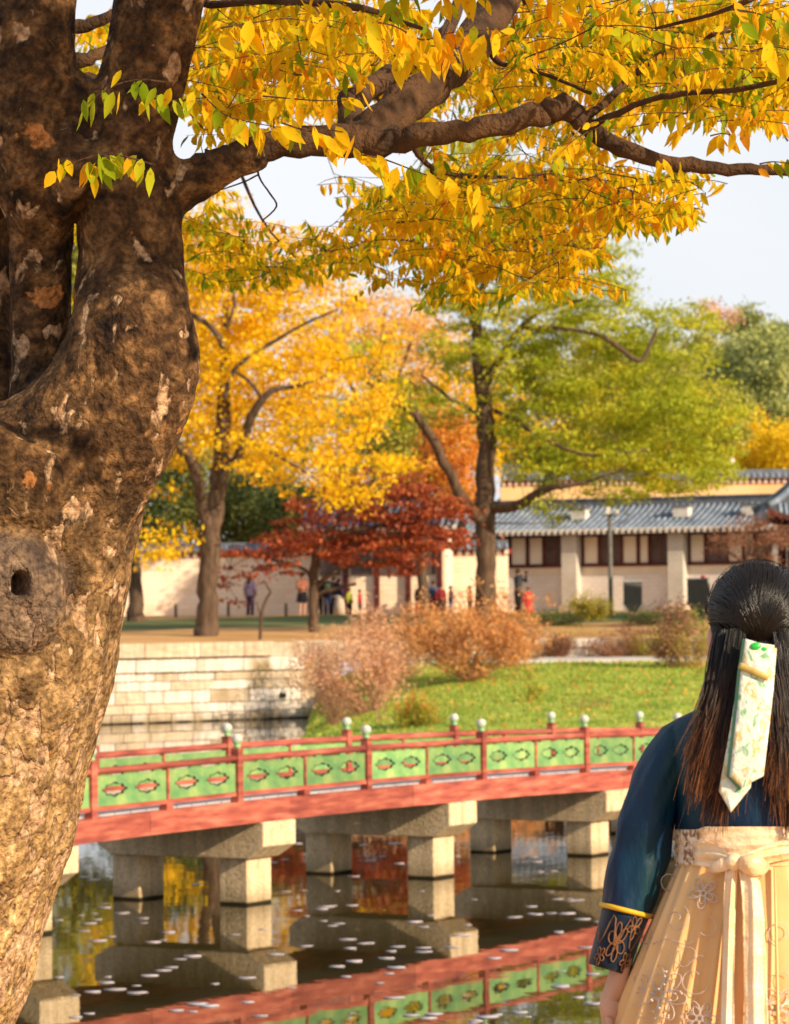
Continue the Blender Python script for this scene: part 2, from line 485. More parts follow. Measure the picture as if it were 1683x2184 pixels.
M['iron'] = mat('grey_painted_iron', (.17, .16, .13), .6, (.11, .10, .09), 5)
M['board'] = mat('dark_grey_board', (.12, .11, .09), .6, (.09, .08, .07), 5)
M['board_rim'] = mat('pale_blue_board_rim', (.45, .5, .58), .6)  # pale cap colour along the board's top edge
M['lamp_glass'] = mat('white_lamp_globe', (.82, .8, .75), .3)
M['wood_grey'] = mat('weathered_wood', (.20, .14, .08), .9, (.10, .07, .04), 6)
M['hill'] = mat('wooded_hill_soil', (.08, .10, .04), .95, (.05, .06, .03), .1)
M['pad'] = mat('floating_leaf', (.62, .56, .60), .5, (.44, .38, .40), 7, 4, .2, 20, spec=.6, per_obj=.2)
M['skin'] = mat('skin', (.60, .33, .22), .5, (.52, .27, .18), 12, spec=.35)
# leaves
YEL = [(0, (.62, .38, .006)), (.25, (.88, .55, .008)), (.6, (.95, .66, .01)), (.8, (.92, .46, .015)), (.9, (.80, .36, .05)), (1, (.60, .54, .01))]
M['leaf_zelkova'] = leaf_mat('autumn_zelkova_leaf', [(0, (.26, .36, .015)), (.18, (.56, .56, .015)), (.32, (.93, .60, .010)), (.60, (.98, .64, .012)), (.76, (.97, .50, .012)), (.87, (.94, .34, .015)), (.93, (.88, .58, .012)), (1, (.58, .56, .02))], .60, rough=.6, spec=.1, nscale=2.4, spots=True)
M['leaf_green'] = leaf_mat('green_zelkova_leaf', [(0, (.14, .24, .008)), (.5, (.26, .36, .01)), (1, (.64, .60, .02))], .55, rough=.6, spec=.1, spots=True)
M['leaf_yellow'] = leaf_mat('yellow_leaf', YEL, .38, nscale=.5)
M['leaf_lime'] = leaf_mat('lime_green_leaf', [(0, (.17, .23, .02)), (.3, (.34, .40, .025)), (.62, (.50, .52, .03)), (.86, (.76, .62, .03)), (1, (.84, .54, .03))], .4, nscale=.5)
M['leaf_red'] = leaf_mat('red_maple_leaf', [(0, (.09, .025, .01)), (.25, (.20, .04, .018)), (.5, (.36, .075, .03)), (.72, (.52, .13, .045)), (.88, (.28, .15, .03)), (1, (.14, .11, .025))], .3, nscale=.8)
M['leaf_orange'] = leaf_mat('orange_leaf', [(0, (.60, .20, .03)), (.5, (.80, .32, .05)), (1, (.85, .50, .06))], .35, nscale=.8)
M['leaf_peach'] = leaf_mat('peach_dry_leaf', [(0, (.56, .25, .12)), (.5, (.76, .42, .24)), (1, (.82, .56, .36))], .3, nscale=.8)
M['leaf_shrub'] = leaf_mat('orange_shrub_leaf', [(0, (.46, .20, .09)), (.5, (.74, .35, .12)), (1, (.86, .48, .17))], .3, nscale=1.2)
M['leaf_dark'] = leaf_mat('dark_green_leaf', [(0, (.03, .06, .015)), (.5, (.09, .12, .03)), (1, (.22, .22, .04))], .2, nscale=.5)
M['leaf_hill'] = leaf_mat('hill_green_leaf', [(0, (.18, .23, .09)), (.5, (.36, .39, .12)), (1, (.56, .54, .16))], .25, nscale=.25)
M['leaf_olive'] = leaf_mat('olive_leaf', [(0, (.20, .22, .04)), (.5, (.42, .40, .06)), (1, (.66, .54, .07))], .3, nscale=.4)
M['leaf_brown'] = leaf_mat('brown_dry_leaf', [(0, (.13, .06, .035)), (.5, (.26, .12, .07)), (1, (.42, .20, .11))], .25, nscale=.8)
M['leaf_yg'] = leaf_mat('yellow_green_shrub_leaf', [(0, (.14, .20, .02)), (.45, (.34, .34, .03)), (1, (.75, .48, .05))], .3, nscale=.9)
M['leaf_goldpeach'] = leaf_mat('golden_peach_leaf', [(0, (.70, .40, .06)), (.5, (.90, .56, .12)), (1, (.92, .44, .14))], .4, nscale=.4)
M['leaf_ginkgo'] = leaf_mat('ginkgo_leaf', [(0, (.80, .46, .01)), (.5, (.95, .66, .015)), (1, (.70, .62, .02))], .35, nscale=.5)

# ------------------------------------------------------------------ water
def water_mat():
    m, nd, lk, b = nodes_of('pond_water')
    b.inputs['Base Color'].default_value = (.034, .027, .008, 1)
    b.inputs['Roughness'].default_value = .02
    b.inputs['IOR'].default_value = 1.33
    b.inputs['Specular IOR Level'].default_value = .5
    g = nd.new('ShaderNodeNewGeometry')
    mpn = nd.new('ShaderNodeMapping'); mpn.inputs['Scale'].default_value = (1.0, .55, 1)
    lk.new(g.outputs['Position'], mpn.inputs['Vector'])
    n = nd.new('ShaderNodeTexNoise'); n.inputs['Scale'].default_value = 2.2; n.inputs['Detail'].default_value = 3
    lk.new(mpn.outputs['Vector'], n.inputs['Vector'])
    bp = nd.new('ShaderNodeBump'); bp.inputs['Strength'].default_value = .07; bp.inputs['Distance'].default_value = .02
    lk.new(n.outputs['Fac'], bp.inputs['Height']); lk.new(bp.outputs['Normal'], b.inputs['Normal'])
    return m
mb = MB(); mb.add([(-200, 8, 0), (200, 8, 0), (200, 140, 0), (-200, 140, 0)], [(0, 1, 2, 3)])
tag(mb.build('pond_water', water_mat()), kind='structure')

# ------------------------------------------------------------------ ground pieces
WA = Vector((-8.16, 92.2, 0)); WB = Vector((-2.3, 96.9, 0))
WD = (WB - WA).normalized(); WN = Vector((WD.y, -WD.x, 0))     # WN points to the water (towards the viewer)
WL = WA - WD * 9.0                                             # left end of the wall
BACK = 2.2

def front_line(X):
    """Y of the terrace riser for a given X"""
    p = WA - WN * BACK
    t = (X - p.x) / WD.x
    y = p.y + WD.y * t
    return min(y, 99.2) if X > -9 else max(y, 84.0)

def gz(X, Y):
    """height of the upper ground"""
    fy = front_line(X)
    t = max(0.0, min(1.0, (Y - fy) / (126.0 - fy)))
    z = 2.22 + t * .78
    if Y > 165:
        s = max(0, min(1, (Y - 165) / 130.0)); s = s * s * (3 - 2 * s)
        k = max(0, min(1, (X - 4) / 16.0))
        z += s * (6 + 12 * k)
    return z

xs = np.concatenate([np.linspace(-220, -22, 18), np.linspace(-20, 30, 51), np.linspace(32, 260, 20)])
ts = np.concatenate([np.linspace(0, 28, 15), np.linspace(32, 110, 20), np.linspace(125, 260, 12), [400, 700, 1400]])
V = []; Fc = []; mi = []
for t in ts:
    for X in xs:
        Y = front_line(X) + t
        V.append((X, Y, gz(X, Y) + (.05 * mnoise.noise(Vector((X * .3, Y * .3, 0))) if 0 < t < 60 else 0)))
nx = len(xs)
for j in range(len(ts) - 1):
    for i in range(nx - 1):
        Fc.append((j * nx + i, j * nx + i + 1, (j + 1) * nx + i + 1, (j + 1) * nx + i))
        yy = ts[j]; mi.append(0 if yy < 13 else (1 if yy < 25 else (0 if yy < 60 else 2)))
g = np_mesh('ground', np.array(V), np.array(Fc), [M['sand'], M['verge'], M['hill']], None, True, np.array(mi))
tag(g, kind='structure')

# lawn of the island, rising from the water to the path
def shore_dist(X, Y):
    pts = [(-2.75, 99.5), (-2.6, 95), (-2.35, 77), (-1.0, 73.0), (4, 68), (10, 63.5), (28, 57), (90, 50)]
    best = 1e9
    for (a, b), (c, d) in zip(pts, pts[1:]):
        ux, uy = c - a, d - b; L = math.hypot(ux, uy)
        s = max(0, min(1, ((X - a) * ux + (Y - b) * uy) / L / L))
        dx, dy = X - a - ux * s, Y - b - uy * s
        dd = math.hypot(dx, dy)
        side = ux * dy - uy * dx
        if dd < best: best = dd; sg = 1 if side > 0 else -1
    return best * sg

def lawn_z(X, Y):
    d = shore_dist(X, Y)
    if d <= 0: return -.25 + .1 * max(d, -1)
    yy = max(0, min(1, (Y - 72) / 25.0))
    s = .42 + .58 * (1 - (1 - yy) ** 1.5)
    dd = 2.9 if Y < 89 else 2.9 - 2.1 * min(1, (Y - 89) / 7)
    return -.05 + 1.60 * s * (1 - math.exp(-d / dd)) + .03 * mnoise.noise(Vector((X * .7, Y * .4, 3)))

V = []; Fc = []
lx = np.concatenate([np.linspace(-2.9, 10, 60), np.linspace(10.5, 30, 30), np.linspace(33, 90, 10)])
ly = np.linspace(50, 99.3, 100)
for Y in ly:
    for X in lx: V.append((X, Y, lawn_z(X, Y)))
nx = len(lx)
for j in range(len(ly) - 1):
    for i in range(nx - 1): Fc.append((j * nx + i, j * nx + i + 1, (j + 1) * nx + i + 1, (j + 1) * nx + i))
tag(np_mesh('lawn', np.array(V), np.array(Fc), M['grass'], None, True), kind='structure')
mb = MB(); mb.add([(3.4, 96.2, 1.40), (90, 96.2, 1.40), (90, 96.2, 1.62), (3.6, 96.4, 1.62), (90, 99.2, 1.68), (4.6, 99.2, 1.68)], [(0, 1, 2, 3), (3, 2, 4, 5)])
tag(mb.build('path', M['path']), kind='structure')
# grass tufts
n = 26000
X = RNG.uniform(-2.4, 12, n); Y = RNG.uniform(68, 96.8, n)
P = [(x, y, lawn_z(x, y)) for x, y in zip(X, Y) if shore_dist(x, y) > .05]
P = np.array(P); n = len(P)
h = RNG.uniform(.03, .09, n) * (1 + (RNG.random(n) < .08) * .7); a = RNG.uniform(0, PI, n); w = RNG.uniform(.015, .04, n)
dx = np.stack([np.cos(a) * w, np.sin(a) * w, np.zeros(n)], 1)
tip = np.stack([RNG.normal(0, .03, n), RNG.normal(0, .03, n), h], 1)
VV = np.stack([P - dx, P + dx, P + tip], 1).reshape(-1, 3); VV[:, 2] -= .005
tag(np_mesh('grass', VV, np.arange(3 * n).reshape(-1, 3), M['blade']), 'short green lawn grass on the island slope', 'grass', kind='stuff')

# near bank on which the viewer, the big tree and the woman stand
mb = MB()
mb.add([(-30, -12, 1.56), (30, -12, 1.56), (30, 11.3, 1.56), (-30, 11.3, 1.56)], [(0, 1, 2, 3)])
tag(mb.build('near_bank_ground', M['sand']), kind='structure')
mb = MB(); mb.box((0, 11.5, .65), (60, .4, 1.9))
tag(mb.build('near_bank_wall', M['stone_b']), 'granite retaining wall below the near bank', 'wall')

# ------------------------------------------------------------------ far stone embankment
def stone_box():
    mbx = MB(); mbx.box((0, 0, 0), (1, 1, 1))
    me_o = mbx.build('stone_block', M['stone_a'])
    me = me_o.data
    bm = bmesh.new(); bm.from_mesh(me)
    bmesh.ops.bevel(bm, geom=[e for e in bm.edges], offset=.03, segments=1, affect='EDGES')
    bm.to_mesh(me); bm.free()
    bpy.data.objects.remove(me_o)
    return me
SB = {}
for k in ('stone_a', 'stone_b', 'pier'):
    me = stone_box(); me.materials.clear(); me.materials.append(M[k]); SB[k] = me

emb = empty('stone_embankment', WA, 'stepped granite block embankment of the far bank beside the bushes', 'wall')
core = MB(WA)
L = (WB - WL).length
ax = (WD, WN, Vector((0, 0, 1)))
core.box(WL + WD * (L / 2) - WN * 1.25 + Vector((0, 0, .6)), (L, 2.3, 2.3), ax)
R2a = WL - WN * BACK
core.box(R2a + WD * 8 - WN * .6 + Vector((0, 0, 1.4)), (16, .8, 1.58), ax)
core.build('wall_core', M['joint'], emb)

def course(parent, p0, d, nrm, L, z0, z1, wmin, wmax, matf, out=0.0, rnd=random):
    s = -rnd.uniform(0, .4)
    rot = math.atan2(d.y, d.x)
    while s < L:
        w = rnd.uniform(wmin, wmax)
        e = min(s + w, L)
        if e - s > .12:
            c = p0 + d * ((s + e) / 2) + nrm * (out - .15 + rnd.uniform(-.012, .012))
            o = link_mesh('stone_block', SB[matf()], parent)
            o.location = Vector((c.x, c.y, (z0 + z1) / 2)) - parent.location
            o.scale = (e - s - .024, .36, z1 - z0 - .022)
            o.rotation_euler = (rnd.uniform(-.01, .01), 0, rot + rnd.uniform(-.006, .006))
        s = e
rs = random.Random(11)
pick = lambda pa: (lambda: 'stone_a' if rs.random() < pa else 'stone_b')
rows = [(-.15, .26, .55, .85, .55, 0), (.26, .53, .5, 1.7, .45, -.02), (.53, .90, .6, 1.9, .6, -.03), (.90, 1.17, .8, 1.6, .25, -.05), (1.17, 1.42, .5, 2.0, .35, -.06), (1.42, 1.80, 1.3, 2.1, .93, .05)]
for z0, z1, a_, b_, pa, out in rows:
    LL = L - (0 if z1 < 1.1 else .55)
    course(emb, WL, WD, WN, LL, z0, z1, a_, b_, pick(pa), out, rs)
course(emb, R2a, WD, WN, 16.5, 1.80, 2.24, 1.2, 2.4, pick(.12), .05, rs)
# drain hole
mb = MB(emb.location)
p = atz(590, 1486 + 46, 0)
ph = WA + WD * ((p - WA).dot(WD)) + WN * .045 + Vector((0, 0, .68))
mb.box(ph, (.2, .06, .14), ax)
mb.build('drain_opening', M['rim'], emb)
mb = MB(emb.location); mb.box((-3.0, 99.3, 1.1), (2.6, 1.6, 2.22)); mb.build('corner_block', M['stone_b'], emb)
# continued terrace wall behind the shrubs
tw = empty('terrace_wall', (0, 99.2, 1.6), 'low cream stone terrace wall behind the path and shrubs', 'wall')
mb = MB(tw.location); mb.box((42, 99.42, 1.9), (92, .3, .62)); mb.build('wall_core', M['joint'], tw)
for z0, z1 in ((1.62, 1.93), (1.93, 2.24)):
    course(tw, Vector((-2.8, 99.2, 0)), Vector((1, 0, 0)), Vector((0, -1, 0)), 18, z0, z1, .7, 1.3, pick(.3), 0, rs)
# small timber sluice frame standing in the water
p0 = atz(473, 1543.5, 0); p1 = atz(524, 1543, 0)
sl = empty('sluice_frame', p0, 'small dark timber frame standing in the water against the stone bank', 'frame')
mb = MB(p0)
p0 = p0 - WN * 0 ; 
for p, hh in ((p0, .28), (p1, .36), ((p0 * .55 + p1 * .45), .2)):
    mb.beam(p + Vector((0, 0, -.3)), p + Vector((0, 0, hh)), .035, .035, up=Vector((0, 1, 0)))
for hh in (.25, .1):
    mb.beam(p0 + Vector((0, 0, hh)), p1 + Vector((0, 0, hh)), .03, .035)
mb.build('frame_bars', M['wood_grey'], sl)

# ------------------------------------------------------------------ bridge
TH = math.radians(57.6)
BU = Vector((math.cos(TH), math.sin(TH), 0)); BV = Vector((-math.sin(TH), math.cos(TH), 0)); UP = Vector((0, 0, 1))
P1 = atz(527, 1931, 0); P1.z = 0
def bp_(t, s, z): return P1 + BU * t + BV * s + UP * z
def zg(t): return .905 - .0016 * (t - 1.5) ** 2          # underside of the girder
GH = .235
bridge = empty('footbridge', P1, 'red painted timber footbridge with green panels on granite piers over the pond', 'bridge')
S_NEAR, S_FAR = -.19, 1.72
T0, SP = -.43, 2.515
posts_i = list(range(-3, 8))
# girders (one length per bay), deck planks
dk = MB(P1)
for s, nm in ((S_NEAR, 'near'), (S_FAR, 'far')):
    k = -3
    while k < 7:
        t0 = T0 + SP * k + .9; t1 = t0 + SP
        a = bp_(t0, s, zg(t0) + GH / 2); b = bp_(t1 - .004, s, zg(t1) + GH / 2)
        mb = MB(P1); mb.beam(a, b, .11 + (.004 if k % 2 else 0), GH)
        mb.build('girder', M['red'], bridge); k += 1
tend0, tend1 = T0 - 3 * SP - .3, T0 + 7 * SP + .9
nseg = 100
for i in range(nseg):
    t0 = tend0 + (tend1 - tend0) * i / nseg; t1 = tend0 + (tend1 - tend0) * (i + 1) / nseg - .012
    a = bp_(t0, (S_NEAR + S_FAR) / 2, zg(t0) + GH + .010); b = bp_(t1, (S_NEAR + S_FAR) / 2, zg(t1) + GH + .010)
    mb = MB(P1); mb.beam(a, b, S_FAR - S_NEAR - .12 + .24 * 0, .045)
    mb.build('deck_plank', M['deck'], bridge)

def cloud(cx, cz, rx, rz, n=48):
    out = []
    for k in range(n):
        a = 2 * PI * k / n
        r = .86 + .10 * math.cos(8 * a) + .04 * math.cos(4 * a)
        out.append((cx + rx * r * math.cos(a), cz + rz * r * math.sin(a)))
    return out
def panel_mesh(Lp, Hp):
    cu = bpy.data.curves.new('panel', 'CURVE'); cu.dimensions = '2D'; cu.fill_mode = 'BOTH'; cu.extrude = .011
    def spl(pts):
        s = cu.splines.new('POLY'); s.points.add(len(pts) - 1)
        for q, p in zip(s.points, pts): q.co = (p[0], p[1], 0, 1)
        s.use_cyclic_u = True
    spl([(0, 0), (Lp, 0), (Lp, Hp), (0, Hp)])
    for c in (.27, .73): spl(cloud(Lp * c, Hp * .53, .200, .064))
    o = bpy.data.objects.new('tmp', cu); COL.objects.link(o)
    bpy.context.view_layer.update()
    me = bpy.data.meshes.new_from_object(o.evaluated_get(bpy.context.evaluated_depsgraph_get()))
    bpy.data.objects.remove(o)
    me.materials.clear(); me.materials.append(M['green_panel'])
    return me
LP = (SP - .10 - .035) / 2; HP = .298
PM = panel_mesh(LP, HP)
rb = MB()
for c in (.27, .73):
    o1 = cloud(LP * c, HP * .53, .200, .064); o2 = cloud(LP * c, HP * .53, .217, .077)
    for sgn in (1,):
        zf = .0145
        vs = [(x, y, zf) for x, y in o1] + [(x, y, zf) for x, y in o2] + [(x, y, -.009) for x, y in o1]
        n = len(o1)
        fs = [(k, (k + 1) % n, n + (k + 1) % n, n + k) for k in range(n)]
        fs += [(k, (k + 1) % n, 2 * n + (k + 1) % n, 2 * n + k) for k in range(n)]
        rb.add(vs, fs)
ro = rb.build('hole_rim', M['rim']); RM = ro.data; bpy.data.objects.remove(ro)
fin = MB()
fin.lathe((0, 0, 0), [(.03, 0), (.040, .012), (.040, .028), (.028, .036), (.046, .055), (.054, .075)], 14, 1)
fin.lathe((0, 0, 0), [(.054, .0755), (.058, .088), (.056, .115), (.040, .140), (.012, .153)], 14, 0)
fo = fin.build('finial', [M['finial_white'], M['finial_green']], None, True); FM = fo.data; bpy.data.objects.remove(fo)
RAILZ = .458
def orient(a, b):
    d = (b - a).normalized(); s = d.cross(UP).normalized(); u = s.cross(d).normalized()
    return Matrix(((d.x, u.x, s.x), (d.y, u.y, s.y), (d.z, u.z, s.z)))
for s, side in ((S_NEAR, -1), (S_FAR, 1)):
    for i in posts_i:
        t = T0 + SP * i; z = zg(t) + GH
        mb = MB(P1); mb.box(bp_(t, s, z + .27), (.092, .092, .565), (BU, BV, UP))
        mb.box(bp_(t, s, z + .5585), (.100, .100, .018), (BU, BV, UP))
        po = mb.build('post', M['red'], bridge)
        f = link_mesh('finial', FM, po); f.location = bp_(t, s, z + .566) - P1
    for i in posts_i[:-1]:
        ta = T0 + SP * i; tb = ta + SP; tm = (ta + tb) / 2
        za, zb = zg(ta) + GH, zg(tb) + GH; zm = (za + zb) / 2
        A = bp_(ta + .047, s, za); B = bp_(tb - .047, s, zb)
        mb = MB(P1); mb.tube([A + UP * RAILZ, B + UP * RAILZ], .036, 10); mb.build('top_rail', M['red'], bridge, True)
        mb = MB(P1); mb.beam(A + UP * .084, B + UP * .084, .05, .046); mb.build('lower_rail', M['red'], bridge)
        mb = MB(P1); mb.box(bp_(tm, s, zm + .262), (.036, .056, .32), (BU, BV, UP)); mb.build('baluster', M['red'], bridge)
        mb = MB(P1); mb.box(bp_(tm, s, zm + .034), (.11, .085, .068), (BU, BV, UP)); mb.build('rail_block', M['red'], bridge)
        for (qa, qb) in ((ta + .047, tm - .019), (tm + .019, tb - .047)):
            a = bp_(qa, s, za + (zb - za) * (qa - ta) / SP + .1085); b = bp_(qb, s, za + (zb - za) * (qb - ta) / SP + .1085)
            o = link_mesh('panel', PM, bridge)
            mt = orient(a, b).to_4x4(); mt.translation = a - P1
            o.matrix_local = mt
            r = link_mesh('hole_rim', RM, o)
# piers
PT0, PSP = .23, 3.80
for k in range(-2, 5):
    tc = PT0 + PSP * k
    zt = zg(tc) - .004
    # cap: long hexagonal profile with bevelled lower ends
    s0, s1 = -.275, 2.0; w = .62
    prof = [(s0, zt), (s1, zt), (s1, zt - .26), (s1 - .22, zt - .40), (s0 + .22, zt - .40), (s0, zt - .26)]
    mb = MB(P1)
    vs = [bp_(tc - w / 2, a, b) for a, b in prof] + [bp_(tc + w / 2, a, b) for a, b in prof]
    mb.add(vs, [(0, 1, 2, 3, 4, 5), (11, 10, 9, 8, 7, 6)] + [(q, (q + 1) % 6, 6 + (q + 1) % 6, 6 + q) for q in range(6)])
    po = mb.build('pier_cap', M['pier'], bridge)
    bm_ = po.modifiers.new('bevel', 'BEVEL'); bm_.width = .012; bm_.segments = 2
    for sc in (.18, 1.62):
        mb = MB(P1); zt2 = zt - .403
        mb.box(bp_(tc, sc, (zt2 - 1.2) / 2), (.46, .365, zt2 + 1.2), (BU, BV, UP))
        co_ = mb.build('column', M['pier'], po)
        bm_ = co_.modifiers.new('bevel', 'BEVEL'); bm_.width = .012; bm_.segments = 2

# ------------------------------------------------------------------ floating leaves on the pond
pads = []
for v in range(5):
    r_ = random.Random(50 + v); mb = MB(); n = 11
    ring = []; ring2 = []
    asp = r_.uniform(.6, 1.0)
    for k in range(n):
        a = 2 * PI * k / n; q = r_.uniform(.8, 1.08)
        ring.append((math.cos(a) * .5 * q, math.sin(a) * .5 * q * asp, .01 + r_.uniform(0, .035)))
        ring2.append((math.cos(a) * .47 * q, math.sin(a) * .47 * q * asp, .0))
    vs = ring + [(0, 0, .012)] + ring2
    fs = [(k, (k + 1) % n, n) for k in range(n)] + [(n + 1 + (k + 1) % n, n + 1 + k, k, (k + 1) % n) for k in range(n)]
    mb.add(vs, fs); o = mb.build('floating_leaf', M['pad'], None, True); pads.append(o.data); bpy.data.objects.remove(o)
rp = random.Random(5)
cands = []
for c in range(110):
    cx, cy = rp.uniform(60, 1340), rp.choice([rp.uniform(1760, 1900), rp.uniform(1900, 2184), rp.uniform(1930, 2184)])
    m_ = rp.choice([1, 1, 2, 2, 3])
    for q in range(m_):
        cands.append((cx + rp.gauss(0, 50), cy + rp.gauss(0, 12)))
for (x, y) in cands:
    if y < 1745 or y > 2230: continue
    p = atz(x, y, 0)
    if p.y < 14: continue
    o = link_mesh('floating_leaf', rp.choice(pads))
    sc_ = rp.uniform(.08, .20)
    p.z = .002
    o.location = p; o.scale = (sc_, sc_ * rp.uniform(.7, 1.3), sc_ * .8); o.rotation_euler = (0, 0, rp.uniform(-.6, .6))
    tag(o, 'pale grey dead leaf floating flat on the dark pond around the bridge piers', 'leaf', 'floating leaves scattered on the pond')

# ------------------------------------------------------------------ roofs and buildings
def frame_axes(phi):
    e = Vector((math.cos(phi), -math.sin(phi), 0)); n = Vector((-math.sin(phi), -math.cos(phi), 0))
    return e, n

def tiled_roof(parent, org, e, n, u0, u1, run, back, ze, zr, sp=.27, ends=True, rt=.075, far=True):
    """gable roof: eave at org + n*run, ridge above org; org.z ignored"""
    def pt(u, v, off=0.0):        # v from 0 ridge to 1 eave
        z = zr + (ze - zr) * (v ** .86)
        return Vector((org.x, org.y, 0)) + e * u + n * (run * v) + UP * (z + off)
    O = parent.location
    mb = MB(O)
    vs = [.0, .25, .5, .75, 1.0]
    for a, b in zip(vs, vs[1:]):
        q = [pt(u0, a), pt(u1, a), pt(u1, b), pt(u0, b)]
        lo = [p - UP * .14 for p in q]
        mb.add(q + lo, [(0, 1, 2, 3), (7, 6, 5, 4), (0, 3, 7, 4), (1, 5, 6, 2), (3, 2, 6, 7), (0, 4, 5, 1)])
        qb = [Vector((org.x, org.y, 0)) + e * u - n * (back * v) + UP * (zr + (ze - zr) * (v ** .86)) for u, v in ((u0, a), (u1, a), (u1, b), (u0, b))]
        lb = [p - UP * .14 for p in qb]
        mb.add(qb + lb, [(3, 2, 1, 0), (4, 5, 6, 7), (0, 4, 7, 3), (1, 2, 6, 5), (3, 7, 6, 2), (0, 1, 5, 4)])
    roof = mb.build('roof', M['trough'], parent)
    rows = MB(O); ev = MB(O); rf = MB(O)
    u = u0 + sp / 2
    nseg = max(4, int(run / .26))
    while u < u1:
        for k in range(nseg):
            a, b = k / nseg, (k + 1) / nseg
            rows.tube([pt(u, a, .02), pt(u, b, .045)], [rt, rt * 1.18], 6, 0, True)
        if ends:
            p = pt(u, 1.0, .025)
            ev.tube([p - n * .02, p + n * .06], [rt * 1.25, rt * 1.25], 8)
            q = pt(u, 1.0, -.075); ev.box(q + n * .012, (sp * .55, .05, .08), (e, n, UP))
        rf.box(pt(u, .90, -.20), (.09, .42, .10), (e, n, UP))
        u += sp
    o = rows.build('tile_rows', M['tile'], roof, True); o['kind'] = 'stuff'
    if ends:
        o = ev.build('eave_tile_ends', M['eave'], roof); o['kind'] = 'stuff'
    o = rf.build('rafter_ends', M['red_dark'], roof); o['kind'] = 'stuff'
    mb = MB(O)
    c = Vector((org.x, org.y, zr + .12)) + e * ((u0 + u1) / 2)
    mb.box(c, (u1 - u0, .30, .28), (e, n, UP)); mb.box(c + UP * .18, (u1 - u0 + .2, .40, .07), (e, n, UP))
    mb.build('ridge', M['ridge'], roof)
    return roof

PHI = math.radians(27)
EB, NB = frame_axes(PHI)
B0 = at(1060, 1296, 135.0); B0.z = 2.85
hall = empty('palace_hall', B0, 'long low palace hall with blue grey tiled roof and dark red windows behind the shrubs', 'building')
def ub(x):
    q = (x - 841.5) / F
    return (135 * q - B0.x) / (EB.x - EB.y * -1 * q * -1) if False else (B0.y * q - B0.x) / (EB.x - EB.y * q)
def hb(u, v, z): return Vector((B0.x, B0.y, 0)) + EB * u + NB * v + UP * z
U0, U1 = ub(925), ub(1760)
AXB = (EB, NB, UP)
mb = MB(); 
def lbox(name, u0, u1, v0, v1, z0, z1, m, parent=hall, loc=True):
    """box in the hall's own frame, with object axes along the facade so that brick patterns run true"""
    mbx = MB(); mbx.box((0, 0, 0), (u1 - u0, v1 - v0, z1 - z0))
    o = mbx.build(name, m, parent)
    c = hb((u0 + u1) / 2, (v0 + v1) / 2, (z0 + z1) / 2) - hall.location
    o.location = c; o.rotation_euler = (0, 0, math.atan2(EB.y, EB.x))
    return o
lbox('back_wall', U0, U1, -3.3, -.05, 2.4, 6.28, M['plaster'])
lbox('tile_brick_wall', U0, U1, -.05, .14, 2.9, 4.44, M['brick_white'])
lbox('plaster_band', U0, U1, -.05, .11, 4.44, 4.80, M['plaster'])
lbox('stone_plinth', U0, U1, -.05, .26, 2.3, 3.02, M['stone_b'])
lbox('sill_beam', U0, U1, -.05, .17, 4.80, 4.93, M['red_dark'])
lbox('top_beam', U0, U1, -.05, .16, 6.02, 6.22, M['red_dark'])
# bays: pillars at picture x about 1225 and 1452
PX = [998, 1225.5, 1452, 1675]
pill_u = [ub(x) for x in PX]
for k, u in enumerate(pill_u):
    lbox('brick_pillar', u - .33, u + .33, -.02, .62, 3.25, 6.14, M['brick_grey'])
    lbox('pillar_footing', u - .42, u + .42, -.02, .74, 2.5, 3.25, M['stone_b'])
bw = pill_u[1] - pill_u[0]
def window(u0, u1):
    w = lbox('window', u0, u1, -.03, .07, 4.95, 6.01, M['window'])
    def sub(name, a, b, c, d, v=.075, mm=M['lattice']):
        mbx = MB(); mbx.box((0, 0, 0), (b - a, .03, d - c)); o = mbx.build(name, mm, w)
        o.location = ((a + b) / 2 - (u0 + u1) / 2, -.05 - .012, (c + d) / 2 - 5.48)
        return o
    # note: local y of the rotated box points away from the viewer
    for a in (u0 + .02, (u0 + u1) / 2, u1 - .05): sub('stile', a - .02, a + .045, 4.97, 5.99)
    for k in range(1, 4): sub('lattice_bar', u0 + .05, u1 - .06, 4.95 + k * .265, 4.95 + k * .265 + .022)
for k in range(3):
    a = pill_u[k] + .36
    wbay = pill_u[k + 1] - pill_u[k] - .72
    seq = [('post', .10), ('panel', .62), ('post', .09), ('win', .95), ('post', .09), ('panel', .60), ('post', .15), ('panel', .36), ('post', .09), ('win', .90), ('post', .05)]
    if k == 0: seq = [('post', .10), ('panel', .40), ('post', .09), ('win', .92), ('post', .09), ('panel', .62), ('post', .15), ('panel', .56), ('post', .09), ('win', .86), ('post', .05)]
    tot = sum(w for _, w in seq); sc = wbay / tot
    for nm, w in seq:
        w *= sc
        if nm == 'post': lbox('timber_post', a, a + w, -.03, .15, 4.93, 6.02, M['red_dark'])
        elif nm == 'panel': lbox('wall_panel', a, a + w, -.03, .09, 4.94, 6.01, M['panel_w'])
        else: window(a, a + w)
        a += w
rf_org = Vector((B0.x, B0.y, 0)) - NB * 1.65
tiled_roof(hall, rf_org, EB, NB, U0 - .4, U1 + .4, 2.6, 2.6, 6.22, 7.30)
for x in (1230, 1449, 1597):
    u = ub(x)
    c = MB(hall.location); c.box(hb(u, -.35, 6.95), (.64, .42, .42), AXB, 0); c.box(hb(u, -.35, 7.20), (.80, .52, .07), AXB, 1)
    c.build('roof_vent', [M['eave'], M['ridge']], hall)

